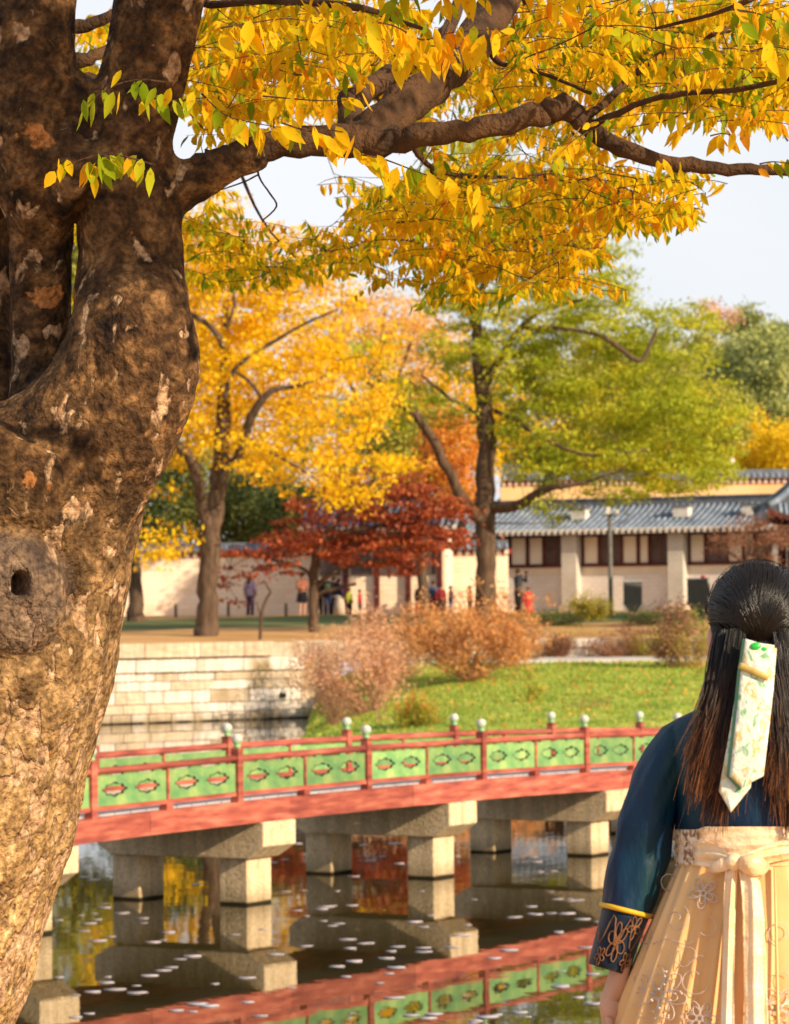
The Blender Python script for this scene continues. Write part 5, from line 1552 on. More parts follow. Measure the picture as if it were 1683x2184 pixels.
def mat_of(p, ld, nz_, s):
    y = nz_.cross(ld)
    m = Matrix(((ld.x * s, y.x * s, nz_.x * s, p.x - T0_.x), (ld.y * s, y.y * s, nz_.y * s, p.y - T0_.y), (ld.z * s, y.z * s, nz_.z * s, p.z - T0_.z), (0, 0, 0, 1)))
    return m
def px_size(t):
    v = MC.inverted() @ t[0]
    return t[3] / -v.z
allbig = SPR['big']
rest = sorted([t for t in SPR['small'] if 0 < (1092 - (MC.inverted() @ t[0]).y / -(MC.inverted() @ t[0]).z * F) < 700 and abs((MC.inverted() @ t[0]).x / -(MC.inverted() @ t[0]).z * F) < 841], key=lambda t: -px_size(t))
need = max(0, 300 - len(allbig))
chosen = allbig[:300] + rest[:need]
cid = set(id(t) for t in chosen)
for t in chosen:
    o = link_mesh('leaf', leaf_me['leaf_green' if t[4] else 'leaf_zelkova'], zt)
    o.matrix_local = mat_of(*t[:4])
others = [t for t in SPR['big'] + SPR['small'] if id(t) not in cid]
for green, nm in ((False, 'leaf_zelkova'), (True, 'leaf_green')):
    ts_ = [t for t in others if bool(t[4]) == green]
    P = np.array([tuple(t[0] - T0_) for t in ts_]); A = np.array([tuple(t[1]) for t in ts_]); Nn = np.array([tuple(t[2]) for t in ts_]); S = np.array([t[3] for t in ts_])
    B = np.cross(Nn, A)
    cz = rg_.uniform(-1.2, 3.4, len(ts_))[:, None, None]; wy = rg_.uniform(.65, 1.25, len(ts_))[:, None, None]
    sk_ = rg_.normal(0, .35, len(ts_))[:, None, None] * (LV[None, :, 0:1] ** 2) * .6
    VV = P[:, None, :] + S[:, None, None] * (LV[None, :, 0:1] * A[:, None, :] + (LV[None, :, 1:2] * wy + sk_) * B[:, None, :] + LV[None, :, 2:3] * cz * Nn[:, None, :])
    nl_ = len(ts_)
    FF = (LT[None, :, :] + (np.arange(nl_) * len(LV))[:, None, None]).reshape(-1, 3)
    o = np_mesh('foliage', VV.reshape(-1, 3), FF, M[nm], zt, True); o['kind'] = 'stuff'
print('zelkova leaves', len(SPR['big']), len(SPR['small']))

# ------------------------------------------------------------------ people
def skin_body(name, nodes, edges, m, parent, sub=2, extra=None):
    """one continuous body: nodes {id: (co, rx, ry)}; the first node is the root"""
    ids = list(nodes)
    me = bpy.data.meshes.new(name)
    me.from_pydata([nodes[i][0] for i in ids], [(ids.index(a), ids.index(b)) for a, b in edges], [])
    o = link_mesh(name, me, None)
    o.modifiers.new('skin', 'SKIN')
    sv = me.skin_vertices[0].data
    for k, i in enumerate(ids):
        sv[k].radius = (nodes[i][1], nodes[i][2]); sv[k].use_root = (k == 0)
    ss = o.modifiers.new('sub', 'SUBSURF'); ss.levels = sub; ss.render_levels = sub
    bpy.context.view_layer.update()
    me2 = bpy.data.meshes.new_from_object(o.evaluated_get(bpy.context.evaluated_depsgraph_get()))
    bpy.data.objects.remove(o)
    if extra is not None:
        bm = bmesh.new(); bm.from_mesh(me2)
        t = MB(); extra(t)
        for v in [0]:
            vs = [bm.verts.new(p) for p in t.v]
            for f in t.f:
                try: bm.faces.new([vs[q] for q in f])
                except ValueError: pass
        bmesh.ops.recalc_face_normals(bm, faces=bm.faces)
        bm.to_mesh(me2); bm.free()
    me2.materials.clear(); me2.materials.append(m)
    me2.polygons.foreach_set('use_smooth', np.ones(len(me2.polygons), dtype=bool)); me2.update()
    return link_mesh(name, me2, parent)

def ell(t, c, r, n=12, m=8, mi=0):
    rings = []
    for j in range(m + 1):
        a = -PI / 2 + PI * j / m
        rings.append([Vector((c[0] + r[0] * math.cos(a) * math.cos(2 * PI * k / n), c[1] + r[1] * math.cos(a) * math.sin(2 * PI * k / n), c[2] + r[2] * math.sin(a))) for k in range(n)])
    t.loft(rings, mi)

BODY_CACHE = {}
def small_body(pose, parent):
    if pose not in BODY_CACHE:
        nd = {'pelvis': ((0, 0, .93), .13, .10), 'waist': ((0, 0, 1.06), .115, .085), 'chest': ((0, 0, 1.25), .145, .10), 'necklow': ((0, 0, 1.42), .06, .06), 'neck': ((0, -.01, 1.48), .05, .05), 'head': ((0, -.02, 1.58), .078, .088), 'crown': ((0, -.01, 1.65), .06, .07)}
        ed = [('pelvis', 'waist'), ('waist', 'chest'), ('chest', 'necklow'), ('necklow', 'neck'), ('neck', 'head'), ('head', 'crown')]
        for s_, k in ((-1, 'l'), (1, 'r')):
            nd['hip' + k] = ((s_ * .09, 0, .86), .085, .085); nd['knee' + k] = ((s_ * .10, -.01, .48), .055, .055); nd['ank' + k] = ((s_ * .10, .02, .09), .038, .038); nd['toe' + k] = ((s_ * .11, -.12, .04), .04, .03)
            nd['sh' + k] = ((s_ * .17, 0, 1.37), .055, .055)
            if pose == 'photo':
                nd['el' + k] = ((s_ * .30, -.12, 1.27), .04, .04); nd['wr' + k] = ((s_ * .11, -.28, 1.52), .028, .028); nd['ha' + k] = ((s_ * .06, -.30, 1.58), .035, .02)
            elif pose == 'hold':
                nd['el' + k] = ((s_ * .24, -.02, 1.12), .04, .04); nd['wr' + k] = ((s_ * .12, -.22, 1.10), .028, .028); nd['ha' + k] = ((s_ * .06, -.28, 1.12), .035, .02)
            else:
                nd['el' + k] = ((s_ * .23, .02, 1.12), .04, .04); nd['wr' + k] = ((s_ * .25, -.04, .88), .028, .028); nd['ha' + k] = ((s_ * .25, -.06, .79), .022, .035)
            ed += [('pelvis', 'hip' + k), ('hip' + k, 'knee' + k), ('knee' + k, 'ank' + k), ('ank' + k, 'toe' + k), ('chest', 'sh' + k), ('sh' + k, 'el' + k), ('el' + k, 'wr' + k), ('wr' + k, 'ha' + k)]
        def ex(t):
            ell(t, (0, -.105, 1.575), (.012, .02, .016), 6, 5)
            for s_ in (-1, 1): ell(t, (s_ * .082, 0, 1.575), (.012, .022, .03), 6, 5)
        o = skin_body('body', nd, ed, M['skin'], None, 1, ex)
        BODY_CACHE[pose] = (o.data, nd); bpy.data.objects.remove(o)
    me, nd = BODY_CACHE[pose]
    return link_mesh('body', me, parent), nd

def cloth(nm, c, rough=.85):
    k = 'cloth_' + nm
    if k not in M: M[k] = mat(k, c, rough, tuple(x * .75 for x in c), 9, 4, .3, 30, .15)
    return M[k]

def small_person(x, yh, yf, Z, label, pose, top, bottom, skirt=None, hair=(.02, .013, .01), rz=0.0, bag=None, hat=None, longhair=False):
    pf = at(x, yf, Z); ph = at(x, yh, Z)
    h = ph.z - pf.z
    root = empty('person', pf, label, 'person', 'visitors walking along the palace wall', rz)
    root.scale = (h / 1.7,) * 3
    b, nd = small_body(pose, root)
    mb = MB()
    def rg(z, rx, ry, y=0, n=16): return [Vector((rx * math.cos(2 * PI * k / n), y + ry * math.sin(2 * PI * k / n), z)) for k in range(n)]
    mb.loft([rg(.84, .185, .135), rg(.98, .170, .125), rg(1.1, .160, .120), rg(1.28, .195, .135), rg(1.38, .200, .115), rg(1.44, .12, .085), rg(1.475, .065, .06)])
    for k in 'lr':
        p = [Vector(nd[q + k][0]) for q in ('sh', 'el', 'wr')]
        mb.tube([p[0] * .8 + Vector((0, 0, 1.36)) * .2, p[0], p[1], p[2]], [.075, .078, .062, .048], 8)
    mb.build('jacket', top, root, True)
    mb = MB()
    if skirt:
        mb.loft([rg(1.0, .15, .12), rg(.9, .19, .15), rg(.6, .25, .21), rg(skirt, .30, .26)]); mb.build('skirt', bottom, root, True)
    else:
        mb.loft([rg(.99, .155, .115), rg(.86, .180, .130), rg(.80, .175, .12)])
        for s_, k in ((-1, 'l'), (1, 'r')):
            p = [Vector(nd[q + k][0]) for q in ('hip', 'knee', 'ank')]
            mb.tube([p[0] + Vector((0, 0, .03)), p[1], p[2] - Vector((0, 0, .03))], [.105, .075, .062], 8)
        mb.build('trousers', bottom, root, True)
    mb = MB()
    for s_, k in ((-1, 'l'), (1, 'r')):
        ell(mb, (s_ * .105, -.05, .045), (.052, .135, .05), 8, 6)
    mb.build('shoes', cloth('shoe', (.03, .03, .03)), root, True)
    mb = MB(); hm = cloth('hair%d' % int(hair[0] * 100), hair, .5)
    ell(mb, (0, .012, 1.605), (.094, .106, .104), 12, 8)
    if longhair: mb.loft([rg(1.60, .09, .06, .05), rg(1.40, .10, .05, .08), rg(1.18, .08, .03, .10)])
    mb.build('hair', hm, root, True)
    if hat:
        mb = MB(); ell(mb, (0, 0, 1.655), (.105, .115, .075)); mb.box((0, -.12, 1.635), (.14, .12, .015)); mb.build('cap', hat, root, True)
    if bag:
        mb = MB(); mb.loft([rg(1.0, .12, .05, .19), rg(1.05, .145, .08, .19), rg(1.30, .13, .08, .19), rg(1.36, .09, .05, .18)]); mb.build('backpack', bag, root, True)
    if pose == 'photo':
        mb = MB(); mb.box((0, -.33, 1.585), (.12, .06, .08)); mb.tube([(0, -.36, 1.585), (0, -.43, 1.585)], .035, 8)
        o = mb.build('camera', cloth('camera', (.02, .02, .02), .4)); o.location = pf; o.scale = root.scale; o.rotation_euler = root.rotation_euler
        tag(o, 'small black camera held up to the face by the man in charcoal', 'camera')
    return root
ZP = 125.5
small_person(534, 1224, 1318, ZP, 'person in lilac top standing alone at the left by the peach wall', 'stand', cloth('lilac', (.36, .26, .36)), cloth('plum', (.09, .05, .09)), rz=2.6, hair=(.10, .04, .02), longhair=True)
small_person(645, 1221, 1318, ZP, 'person in rust brown coat, black skirt and black cap beside the maple trunk', 'hold', cloth('rust', (.34, .13, .08)), cloth('black', (.012, .012, .014)), skirt=.62, hat=cloth('black', (.012, .012, .014)), rz=.7)
small_person(700, 1226, 1316, ZP, 'person in long black coat with a dark green backpack right of the maple trunk', 'stand', cloth('black', (.012, .012, .014)), cloth('navy', (.03, .035, .08)), rz=3.0, bag=cloth('moss', (.06, .07, .04)))
small_person(724, 1233, 1318, ZP + .6, 'person in dark jacket over a long pale cream skirt beside the black coat', 'stand', cloth('navy', (.03, .035, .08)), cloth('cream', (.62, .52, .42)), skirt=.12, rz=2.2, longhair=True)
small_person(746, 1254, 1318, ZP - .6, 'child in yellow green top next to the long cream skirt', 'stand', cloth('limecloth', (.35, .38, .05)), cloth('black', (.012, .012, .014)), rz=1.0)
small_person(768, 1257, 1318, ZP - .9, 'child in bright red jacket behind the red shrub top', 'stand', cloth('redcloth', (.62, .05, .05)), cloth('navy', (.03, .035, .08)), rz=1.4)
small_person(897, 1243, 1322, ZP, 'person in black jacket with white shirt half hidden under the maple', 'stand', cloth('black', (.012, .012, .014)), cloth('redcloth', (.62, .05, .05)), skirt=.2, rz=.4)
small_person(925, 1238, 1322, ZP, 'person in slate navy jacket and wine skirt behind the orange shrub', 'stand', cloth('slate', (.09, .10, .18)), cloth('wine', (.26, .03, .035)), skirt=.15, rz=3.1, hair=(.08, .035, .02))
small_person(962, 1249, 1322, ZP + .5, 'person in dark blue top and blue jeans left of the straight trunk', 'hold', cloth('navy', (.03, .035, .08)), cloth('jean', (.06, .14, .36)), rz=1.6)
small_person(1003, 1249, 1322, ZP, 'person in dark red jacket touching the left side of the straight trunk', 'stand', cloth('wine', (.26, .03, .035)), cloth('black', (.012, .012, .014)), rz=1.9)
small_person(1106, 1214, 1316, ZP, 'man in charcoal shirt raising a camera right of the straight trunk', 'photo', cloth('charcoal', (.05, .05, .06)), cloth('black', (.012, .012, .014)), rz=.9)
small_person(1127, 1252, 1324, ZP - .8, 'child in red dress in front of the man with the camera', 'stand', cloth('redcloth', (.62, .05, .05)), cloth('redcloth', (.62, .05, .05)), skirt=.4, rz=.2, longhair=True)
small_person(713, 1229, 1317, ZP + .9, 'tall person in black coat standing in the middle of the dark group', 'hold', cloth('black', (.012, .012, .014)), cloth('black', (.012, .012, .014)), rz=2.5)
small_person(680, 1236, 1317, ZP + .3, 'person in brown jacket close behind the maple trunk', 'stand', cloth('brown', (.12, .06, .03)), cloth('black', (.012, .012, .014)), rz=.4, hair=(.10, .04, .02))
small_person(941, 1246, 1322, ZP - .4, 'person in wine red top and dark skirt left of the blue jeans', 'stand', cloth('wine', (.26, .03, .035)), cloth('black', (.012, .012, .014)), skirt=.5, rz=.2, longhair=True)
small_person(1501, 1228, 1318, 121.5, 'person with a red cap behind the right notice board', 'stand', cloth('charcoal', (.05, .05, .06)), cloth('black', (.012, .012, .014)), hat=cloth('redcloth', (.62, .05, .05)), rz=3.1)

# ------------------------------------------------------------------ the woman in hanbok
ZW = 5.95
WR = at(1625, 1300, ZW); WR.z = 1.56
woman = empty('person', WR, 'woman seen from behind in teal jacket and gold skirt with long dark hair', 'person')
def wp(x, y, d=0.0): return at(x, y, ZW + d) - WR
PXM = F / ZW
def satin(name, stops, scale, rough, bump=.15, aniso=(1, 1, 1), sheen=.2, spec=.5, bscale=9):
    m, nd, lk, b = nodes_of(name)
    co = nd.new('ShaderNodeTexCoord'); mpn = nd.new('ShaderNodeMapping'); mpn.inputs['Scale'].default_value = aniso
    lk.new(co.outputs['Object'], mpn.inputs['Vector'])
    n = nd.new('ShaderNodeTexNoise'); n.inputs['Scale'].default_value = scale; n.inputs['Detail'].default_value = 4; n.inputs['Distortion'].default_value = .6
    lk.new(mpn.outputs['Vector'], n.inputs['Vector'])
    r = ramp(nd, stops); lk.new(n.outputs['Fac'], r.inputs['Fac']); lk.new(r.outputs['Color'], b.inputs['Base Color'])
    b.inputs['Roughness'].default_value = rough; b.inputs['Specular IOR Level'].default_value = spec; b.inputs['Sheen Weight'].default_value = sheen
    n2 = nd.new('ShaderNodeTexNoise'); n2.inputs['Scale'].default_value = bscale; n2.inputs['Detail'].default_value = 5
    lk.new(mpn.outputs['Vector'], n2.inputs['Vector'])
    bp = nd.new('ShaderNodeBump'); bp.inputs['Strength'].default_value = bump; bp.inputs['Distance'].default_value = .02
    lk.new(n2.outputs['Fac'], bp.inputs['Height']); lk.new(bp.outputs['Normal'], b.inputs['Normal'])
    return m
M['jacket'] = satin('teal_navy_satin', [(.30, (.018, .010, .040)), (.42, (.002, .014, .048)), (.55, (.001, .024, .064)), (.66, (.003, .034, .055)), (.78, (.05, .06, .05))], 8, .50, .9, (1, 1, .4), .0, .25, 11)  # satin sheen painted in as purple and grey-green patches
M['cuff'] = satin('dark_navy_cuff', [(.3, (.002, .006, .02)), (.7, (.003, .016, .04))], 12, .6, .4, spec=.15)
M['gold_trim'] = mat('gold_trim', (.78, .48, .03), .5, (.6, .34, .02), 20)
M['embroid_brown'] = mat('copper_thread', (.30, .13, .05), .6, (.16, .07, .03), 40)
M['skirt'] = satin('gold_organza', [(.3, (.68, .35, .12)), (.5, (.80, .47, .19)), (.7, (.87, .58, .31))], 5, .55, .25, (1, 1, .25), .3, .35, 12)
M['sash'] = satin('peach_satin', [(.3, (.82, .49, .22)), (.5, (.88, .61, .36)), (.7, (.90, .73, .54))], 8, .35, .6, (1, 1, 1.5), .2, .6, 22)
M['silver'] = mat('silver_thread', (.70, .58, .52), .45, (.50, .38, .32), 60, metallic=.1, spec=.5)
M['hairpiece'] = None

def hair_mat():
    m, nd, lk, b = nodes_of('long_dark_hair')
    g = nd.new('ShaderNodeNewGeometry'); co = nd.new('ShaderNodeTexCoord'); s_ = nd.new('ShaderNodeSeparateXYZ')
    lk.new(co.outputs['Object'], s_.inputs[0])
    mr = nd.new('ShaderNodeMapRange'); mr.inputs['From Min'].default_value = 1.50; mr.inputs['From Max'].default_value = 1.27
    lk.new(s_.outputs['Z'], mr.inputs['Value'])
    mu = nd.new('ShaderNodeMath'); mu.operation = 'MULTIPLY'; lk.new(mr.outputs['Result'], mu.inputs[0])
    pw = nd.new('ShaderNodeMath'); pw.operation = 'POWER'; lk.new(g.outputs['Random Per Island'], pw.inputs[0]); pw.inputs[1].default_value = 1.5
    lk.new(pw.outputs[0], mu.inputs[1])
    r = ramp(nd, [(0, (.006, .004, .003)), (.35, (.07, .024, .008)), (1, (.42, .14, .03))]); lk.new(mu.outputs[0], r.inputs['Fac'])  # sun glow painted into the lower hair, black to orange-brown
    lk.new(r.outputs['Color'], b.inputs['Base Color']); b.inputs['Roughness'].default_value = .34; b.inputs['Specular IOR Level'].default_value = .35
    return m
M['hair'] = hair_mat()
M['hair_under'] = mat('hair_base', (.006, .004, .003), .6, (.004, .003, .002), 5)

def ringw(cx, y, hw, hd, d0=0.0, n=48, y2=None, fn=None):
    out = []
    for k in range(n):
        a = 2 * PI * k / n
        f = fn(a) if fn else 1.0
        yy = y + ((y2 - y) * (math.cos(a) * .5 + .5) if y2 is not None else 0)
        out.append(wp(cx + hw * f * math.cos(a), yy, d0 + hd * f * math.sin(a)))
    return out

# body (one continuous figure)
nd = {}
def N(k, x, y, d, r, r2=None): nd[k] = (tuple(wp(x, y, d)), r, r2 or r)
N('pelvis', 1630, 2150, 0, .13, .10); N('waist', 1630, 1900, 0, .11, .085); N('chest', 1630, 1700, 0, .125, .085); N('upper', 1628, 1580, -.01, .11, .07)
N('necklow', 1618, 1490, -.01, .05); N('neck', 1614, 1430, 0, .048); N('skull', 1613, 1345, .015, .064, .07); N('skull2', 1613, 1270, 0, .072, .080); N('crown', 1613, 1230, 0, .05, .055)
ed = [('pelvis', 'waist'), ('waist', 'chest'), ('chest', 'upper'), ('upper', 'necklow'), ('necklow', 'neck'), ('neck', 'skull'), ('skull', 'skull2'), ('skull2', 'crown')]
for s_, k in ((-1, 'l'), (1, 'r')):
    X = lambda x: 1625 + (1625 - x) * (-1 if s_ < 0 else 1) if False else (x if s_ < 0 else 3250 - x)
    N('sh' + k, X(1456), 1600, 0, .036); N('el' + k, X(1362), 1850, 0, .030); N('wr' + k, X(1322), 2070, -.02, .024, .019)
    N('pa' + k, X(1312), 2118, -.025, .019, .028); N('pb' + k, X(1306), 2160, -.03, .016, .033)
    ed += [('upper', 'sh' + k), ('sh' + k, 'el' + k), ('el' + k, 'wr' + k), ('wr' + k, 'pa' + k), ('pa' + k, 'pb' + k)]
    for q, (dy_, ln) in enumerate(((-.028, 62), (-.009, 72), (.010, 68), (.028, 52))):
        N('f%d%s' % (q, k), X(1300), 2188, -.03 + dy_, .0085); N('g%d%s' % (q, k), X(1293), 2188 + ln * .5, -.03 + dy_ * 1.05, .0078); N('h%d%s' % (q, k), X(1300), 2188 + ln, -.028 + dy_, .0068)
        ed += [('pb' + k, 'f%d%s' % (q, k)), ('f%d%s' % (q, k), 'g%d%s' % (q, k)), ('g%d%s' % (q, k), 'h%d%s' % (q, k))]
    N('t0' + k, X(1318), 2145, .012, .011); N('t1' + k, X(1316), 2190, .028, .009); N('t2' + k, X(1311), 2215, .03, .0075)
    ed += [('pa' + k, 't0' + k), ('t0' + k, 't1' + k), ('t1' + k, 't2' + k)]
    N('hip' + k, X(1540), 2240, 0, .085); N('kn' + k, X(1545), 2640, 0, .055); N('an' + k, X(1550), 3050, .02, .038); N('to' + k, X(1545), 3130, .14, .035, .03)
    ed += [('pelvis', 'hip' + k), ('hip' + k, 'kn' + k), ('kn' + k, 'an' + k), ('an' + k, 'to' + k)]
def wex(t):
    for x in (1517, 1709):
        c = wp(x, 1370, -.004); ell(t, c, (.008, .018, .028), 10, 8)
        ell(t, c + Vector((0, .004, -.024)), (.006, .008, .010), 8, 6)
    ell(t, wp(1613, 1372, .098), (.012, .018, .020), 8, 6)       # nose
    ell(t, wp(1613, 1410, .072), (.022, .012, .007), 8, 6)       # mouth
    for x in (1577, 1649): ell(t, wp(x, 1338, .078), (.014, .010, .008), 8, 6)
skin_body('body', nd, ed, M['skin'], woman, 2, wex)

# jacket: torso and sleeves
rj = random.Random(3)
mb = MB()
tor = [(1618, 1466, 58, .052), (1620, 1492, 92, .066), (1622, 1512, 135, .082), (1624, 1532, 178, .095), (1626, 1556, 206, .104), (1627, 1590, 212, .112), (1628, 1640, 206, .118), (1630, 1700, 196, .122), (1631, 1745, 191, .124), (1631, 1768, 190, .125), (1631, 1776, 188, .122)]
rings = []
for j, (cx, y, hw, hd) in enumerate(tor):
    rings.append(ringw(cx, y, hw, hd, 0, 64, None, lambda a, j=j: 1 + .012 * math.sin(3 * a + j * 1.1) + .007 * math.sin(9 * a - j * .9)))
mb.loft(rings, 0, False)
SL = [(1486, 1540, 14, .018), (1474, 1546, 30, .036), (1457, 1564, 44, .048), (1430, 1612, 52, .054), (1407, 1660, 56, .056), (1388, 1720, 58, .058), (1375, 1780, 60, .060), (1361, 1840, 60, .062), (1347, 1895, 57, .062), (1336, 1940, 51, .064)]
def sleeve(mb, L, mir, fold=1.0, n=40, tilt=26):
    rings = []
    for j, (cx, y, hw, hd) in enumerate(L):
        X = (lambda x: 3250 - x) if mir else (lambda x: x)
        out = []
        for k in range(n):
            a = 2 * PI * k / n
            f = 1 + fold * (.05 * math.sin(y * .052 + 2.4 * math.sin(a + .6)) * math.exp(-((y - 1800) / 90) ** 2) + .035 * math.sin(2 * a + y * .021) + .03 * math.sin(5 * a - y * .017 + 1.3) + .015 * math.sin(11 * a + y * .03))
            ca = math.cos(a) * (1 if not mir else -1)
            out.append(wp(X(cx) + hw * f * ca * 1.0, y + tilt * math.cos(a) * .5, hd * f * math.sin(a)))
        rings.append(out)
    mb.loft(rings, 0, True)
def dens(L, k=4):
    out = []
    for a, b in zip(L, L[1:]):
        for i in range(k):
            t = i / k; out.append(tuple(a[q] * (1 - t) + b[q] * t for q in range(4)))
    return out + [L[-1]]
for mir in (False, True): sleeve(mb, dens(SL, 8), mir)
jk = mb.build('jacket', M['jacket'], woman, True)
CU = [(1335, 1944, 50, .064), (1322, 1985, 47, .062), (1309, 2030, 45, .060), (1297, 2068, 43, .058)]
for mir in (False, True):
    mb = MB(); sleeve(mb, dens(CU, 3), mir, .25); cf = mb.build('cuff', M['cuff'], woman, True)
    if not mir:
        def cuffp(u, v, out=.003):
            """u across -1..1, v down 0..1 on the side facing the camera"""
            L = CU; t = v * (len(L) - 1); i = min(len(L) - 2, int(t)); f = t - i
            cx, y, hw, hd = [L[i][q] * (1 - f) + L[i + 1][q] * f for q in range(4)]
            a = -math.acos(max(-1, min(1, u)))
            return wp(cx + hw * 1.03 * math.cos(a), y + 13 * math.cos(a), hd * 1.03 * math.sin(a) - out)
        em = MB()
        def petal(c, r, a, w, lv=12):
            pts = []
            for k in range(lv + 1):
                t = 2 * PI * k / lv
                ex = r * (.5 - .5 * math.cos(t)); ey = w * math.sin(t) * (.6 + .4 * math.sin(t / 2))
                pts.append((c[0] + ex * math.cos(a) - ey * math.sin(a), c[1] + (ex * math.sin(a) + ey * math.cos(a)) * .8))
            return pts
        for c, R0, m_ in (((.0, .52), .42, 6), ((-.55, .80), .22, 5), ((.55, .22), .26, 5), ((.62, .78), .22, 5)):
            for q in range(m_):
                em.tube([cuffp(max(-.97, min(.97, u)), max(.03, min(.97, v)), .002) for u, v in petal(c, R0, 2 * PI * q / m_ + .3, R0 * .30)], .0012, 5, 0, False)
        em.tube([cuffp(-.9 + .1 * k, .35 + .25 * math.sin(k * .9)) for k in range(19)], .0011, 5, 0, False)
        em.build('embroidery', M['embroid_brown'], cf, True)
    mb = MB(); pts = []
    for k in range(33):
        a = 2 * PI * k / 32
        ca = math.cos(a); X = (lambda x: 3250 - x) if mir else (lambda x: x)
        pts.append(wp(X(1336) + 52.5 * ca * (-1 if mir else 1), 1942 + 13 * ca, .0665 * math.sin(a)))
    mb.tube(pts, .0048, 8, 0, False); mb.build('gold_stripe', M['gold_trim'], cf, True)
# collar
mb = MB(); pts = []
for k in range(33):
    a = 2 * PI * k / 32; pts.append(wp(1618 + 60 * math.cos(a), 1466, .054 * math.sin(a)))
mb.tube(pts, .008, 8, 0, False); mb.build('collar', M['sash'], woman, True)

# skirt
def skirt_prof(y):
    t = (y - 1840) / (3140 - 1840)
    hw = 186 + 400 * (1 - (1 - t) ** 1.55) * .93
    hd = .125 + .33 * (1 - (1 - t) ** 1.5)
    return 1632 + 8 * t, hw, hd
NP = 30
rk = np.random.default_rng(9); pph = rk.uniform(-.4, .4, NP + 1)
def pleat(a, t):
    u = a / (2 * PI) * NP
    i = int(u) % NP
    f = u - int(u)
    w = 1 if f < .72 else 1 - (f - .72) / .28       # knife pleats: a broad face and a quick return
    g = (f / .72 if f < .72 else w)
    return 1 + (.020 + .095 * min(1, t * 2.6)) * (g - .5) + .02 * t * math.sin(a * 7 + t * 3)
mb = MB(); rings = []
ys = [1843 + (3140 - 1843) * (k / 46) ** 1.15 for k in range(47)]
for y in ys:
    cx, hw, hd = skirt_prof(y); t = (y - 1843) / (3140 - 1843)
    rings.append(ringw(cx, y, hw, hd, 0, 360, None, lambda a, t=t: pleat(a + .25 * t * math.sin(a * 3), t)))
mb.loft(rings, 0, False)
sk = mb.build('skirt', M['skirt'], woman, True)
def SP(x, y, out=.006):
    cx, hw, hd = skirt_prof(y); c = max(-.99, min(.99, (x - cx) / hw))
    a = -math.acos(c)
    return wp(x, y, (hd * 1.03) * math.sin(a) - out)
em = MB()
def line(pts, r=.0014): em.tube([SP(x, y, .0035) for x, y in pts], r * .55, 5, 0, False)
def spiral(cx, cy, r0, r1, turns, a0, n=30): return [(cx + (r0 + (r1 - r0) * k / n) * math.cos(a0 + turns * 2 * PI * k / n), cy + (r0 + (r1 - r0) * k / n) * math.sin(a0 + turns * 2 * PI * k / n)) for k in range(n + 1)]
line(spiral(1443, 1958, 30, 5, 1.3, -1.0)); line(spiral(1428, 1880, 20, 14, .7, 1.6)); line(spiral(1506, 1978, 24, 16, .6, -1.4)); line(spiral(1470, 2040, 26, 10, .9, 2.4))
line([(1366 + k * 6, 2008 + 6 * math.sin(k * .5)) for k in range(20)]); line([(1392 - k * 1.6, 1968 + k * 7) for k in range(9)]); line([(1440 + k * 4, 2050 + 12 * math.sin(k * .35)) for k in range(16)])
line(spiral(1480, 2090, 34, 16, .8, 0.4)); line(spiral(1665, 1990, 30, 6, 1.2, 2)); line(spiral(1672, 2090, 34, 14, .9, 0))
def flower(cx, cy, R0, m_, a0=0, r=.0017):
    for q in range(m_):
        a = a0 + 2 * PI * q / m_
        for sc_ in (1, .68):
            pts = []
            for k in range(15):
                t = 2 * PI * k / 14; ex = R0 * sc_ * (.18 + .82 * (.5 - .5 * math.cos(t))); ey = R0 * .24 * sc_ * math.sin(t)
                pts.append((cx + ex * math.cos(a) - ey * math.sin(a), cy + ex * math.sin(a) + ey * math.cos(a)))
            line(pts, r)
flower(1404, 2120, 62, 7, .2); flower(1500, 1905, 34, 5, .5, .0019); flower(1492, 2172, 40, 6, .1); flower(1660, 2150, 46, 6)
for k in range(26):
    c = SP(1404 + rj.uniform(-50, 50), 2120 + rj.uniform(-55, 60), .008); ell(em, c, (.0022, .0016, .0022), 6, 4)
o = em.build('embroidery', M['silver'], sk, True); o['kind'] = 'stuff'

# waist band with folds
mb = MB(); rings = []
for j in range(17):
    t = j / 16; y = 1763 + 84 * t
    rings.append(ringw(1631, y, 190 + 3 * math.sin(t * PI), .128 + .004 * math.sin(t * 3), 0, 128, None, lambda a, t=t: 1 + .010 * math.sin(t * 26 + 2.2 * math.sin(a * 3)) + .006 * math.sin(t * 45 + a * 4)))
mb.loft(rings, 0, False); wb = mb.build('waist_band', M['sash'], woman, True)
M['lace'] = satin('brown_lace', [(.42, (.22, .12, .07)), (.5, (.62, .45, .32)), (.58, (.80, .68, .55))], 70, .7, .4)
def BP(x, y, out): 
    c = max(-.995, min(.995, (x - 1631) / 192.0)); return wp(x, y, -.132 * math.sqrt(1 - c * c) - out)
mb = MB(); g_ = []
for j in range(9):
    y = 1770 + 74 * j / 8; g_.append([BP(1442 + 46 * k / 8 + 3 * math.sin(j), y, .003) for k in range(9)])
mb.loft(g_, 0, False, False); mb.build('lace_patch', M['lace'], wb, True)
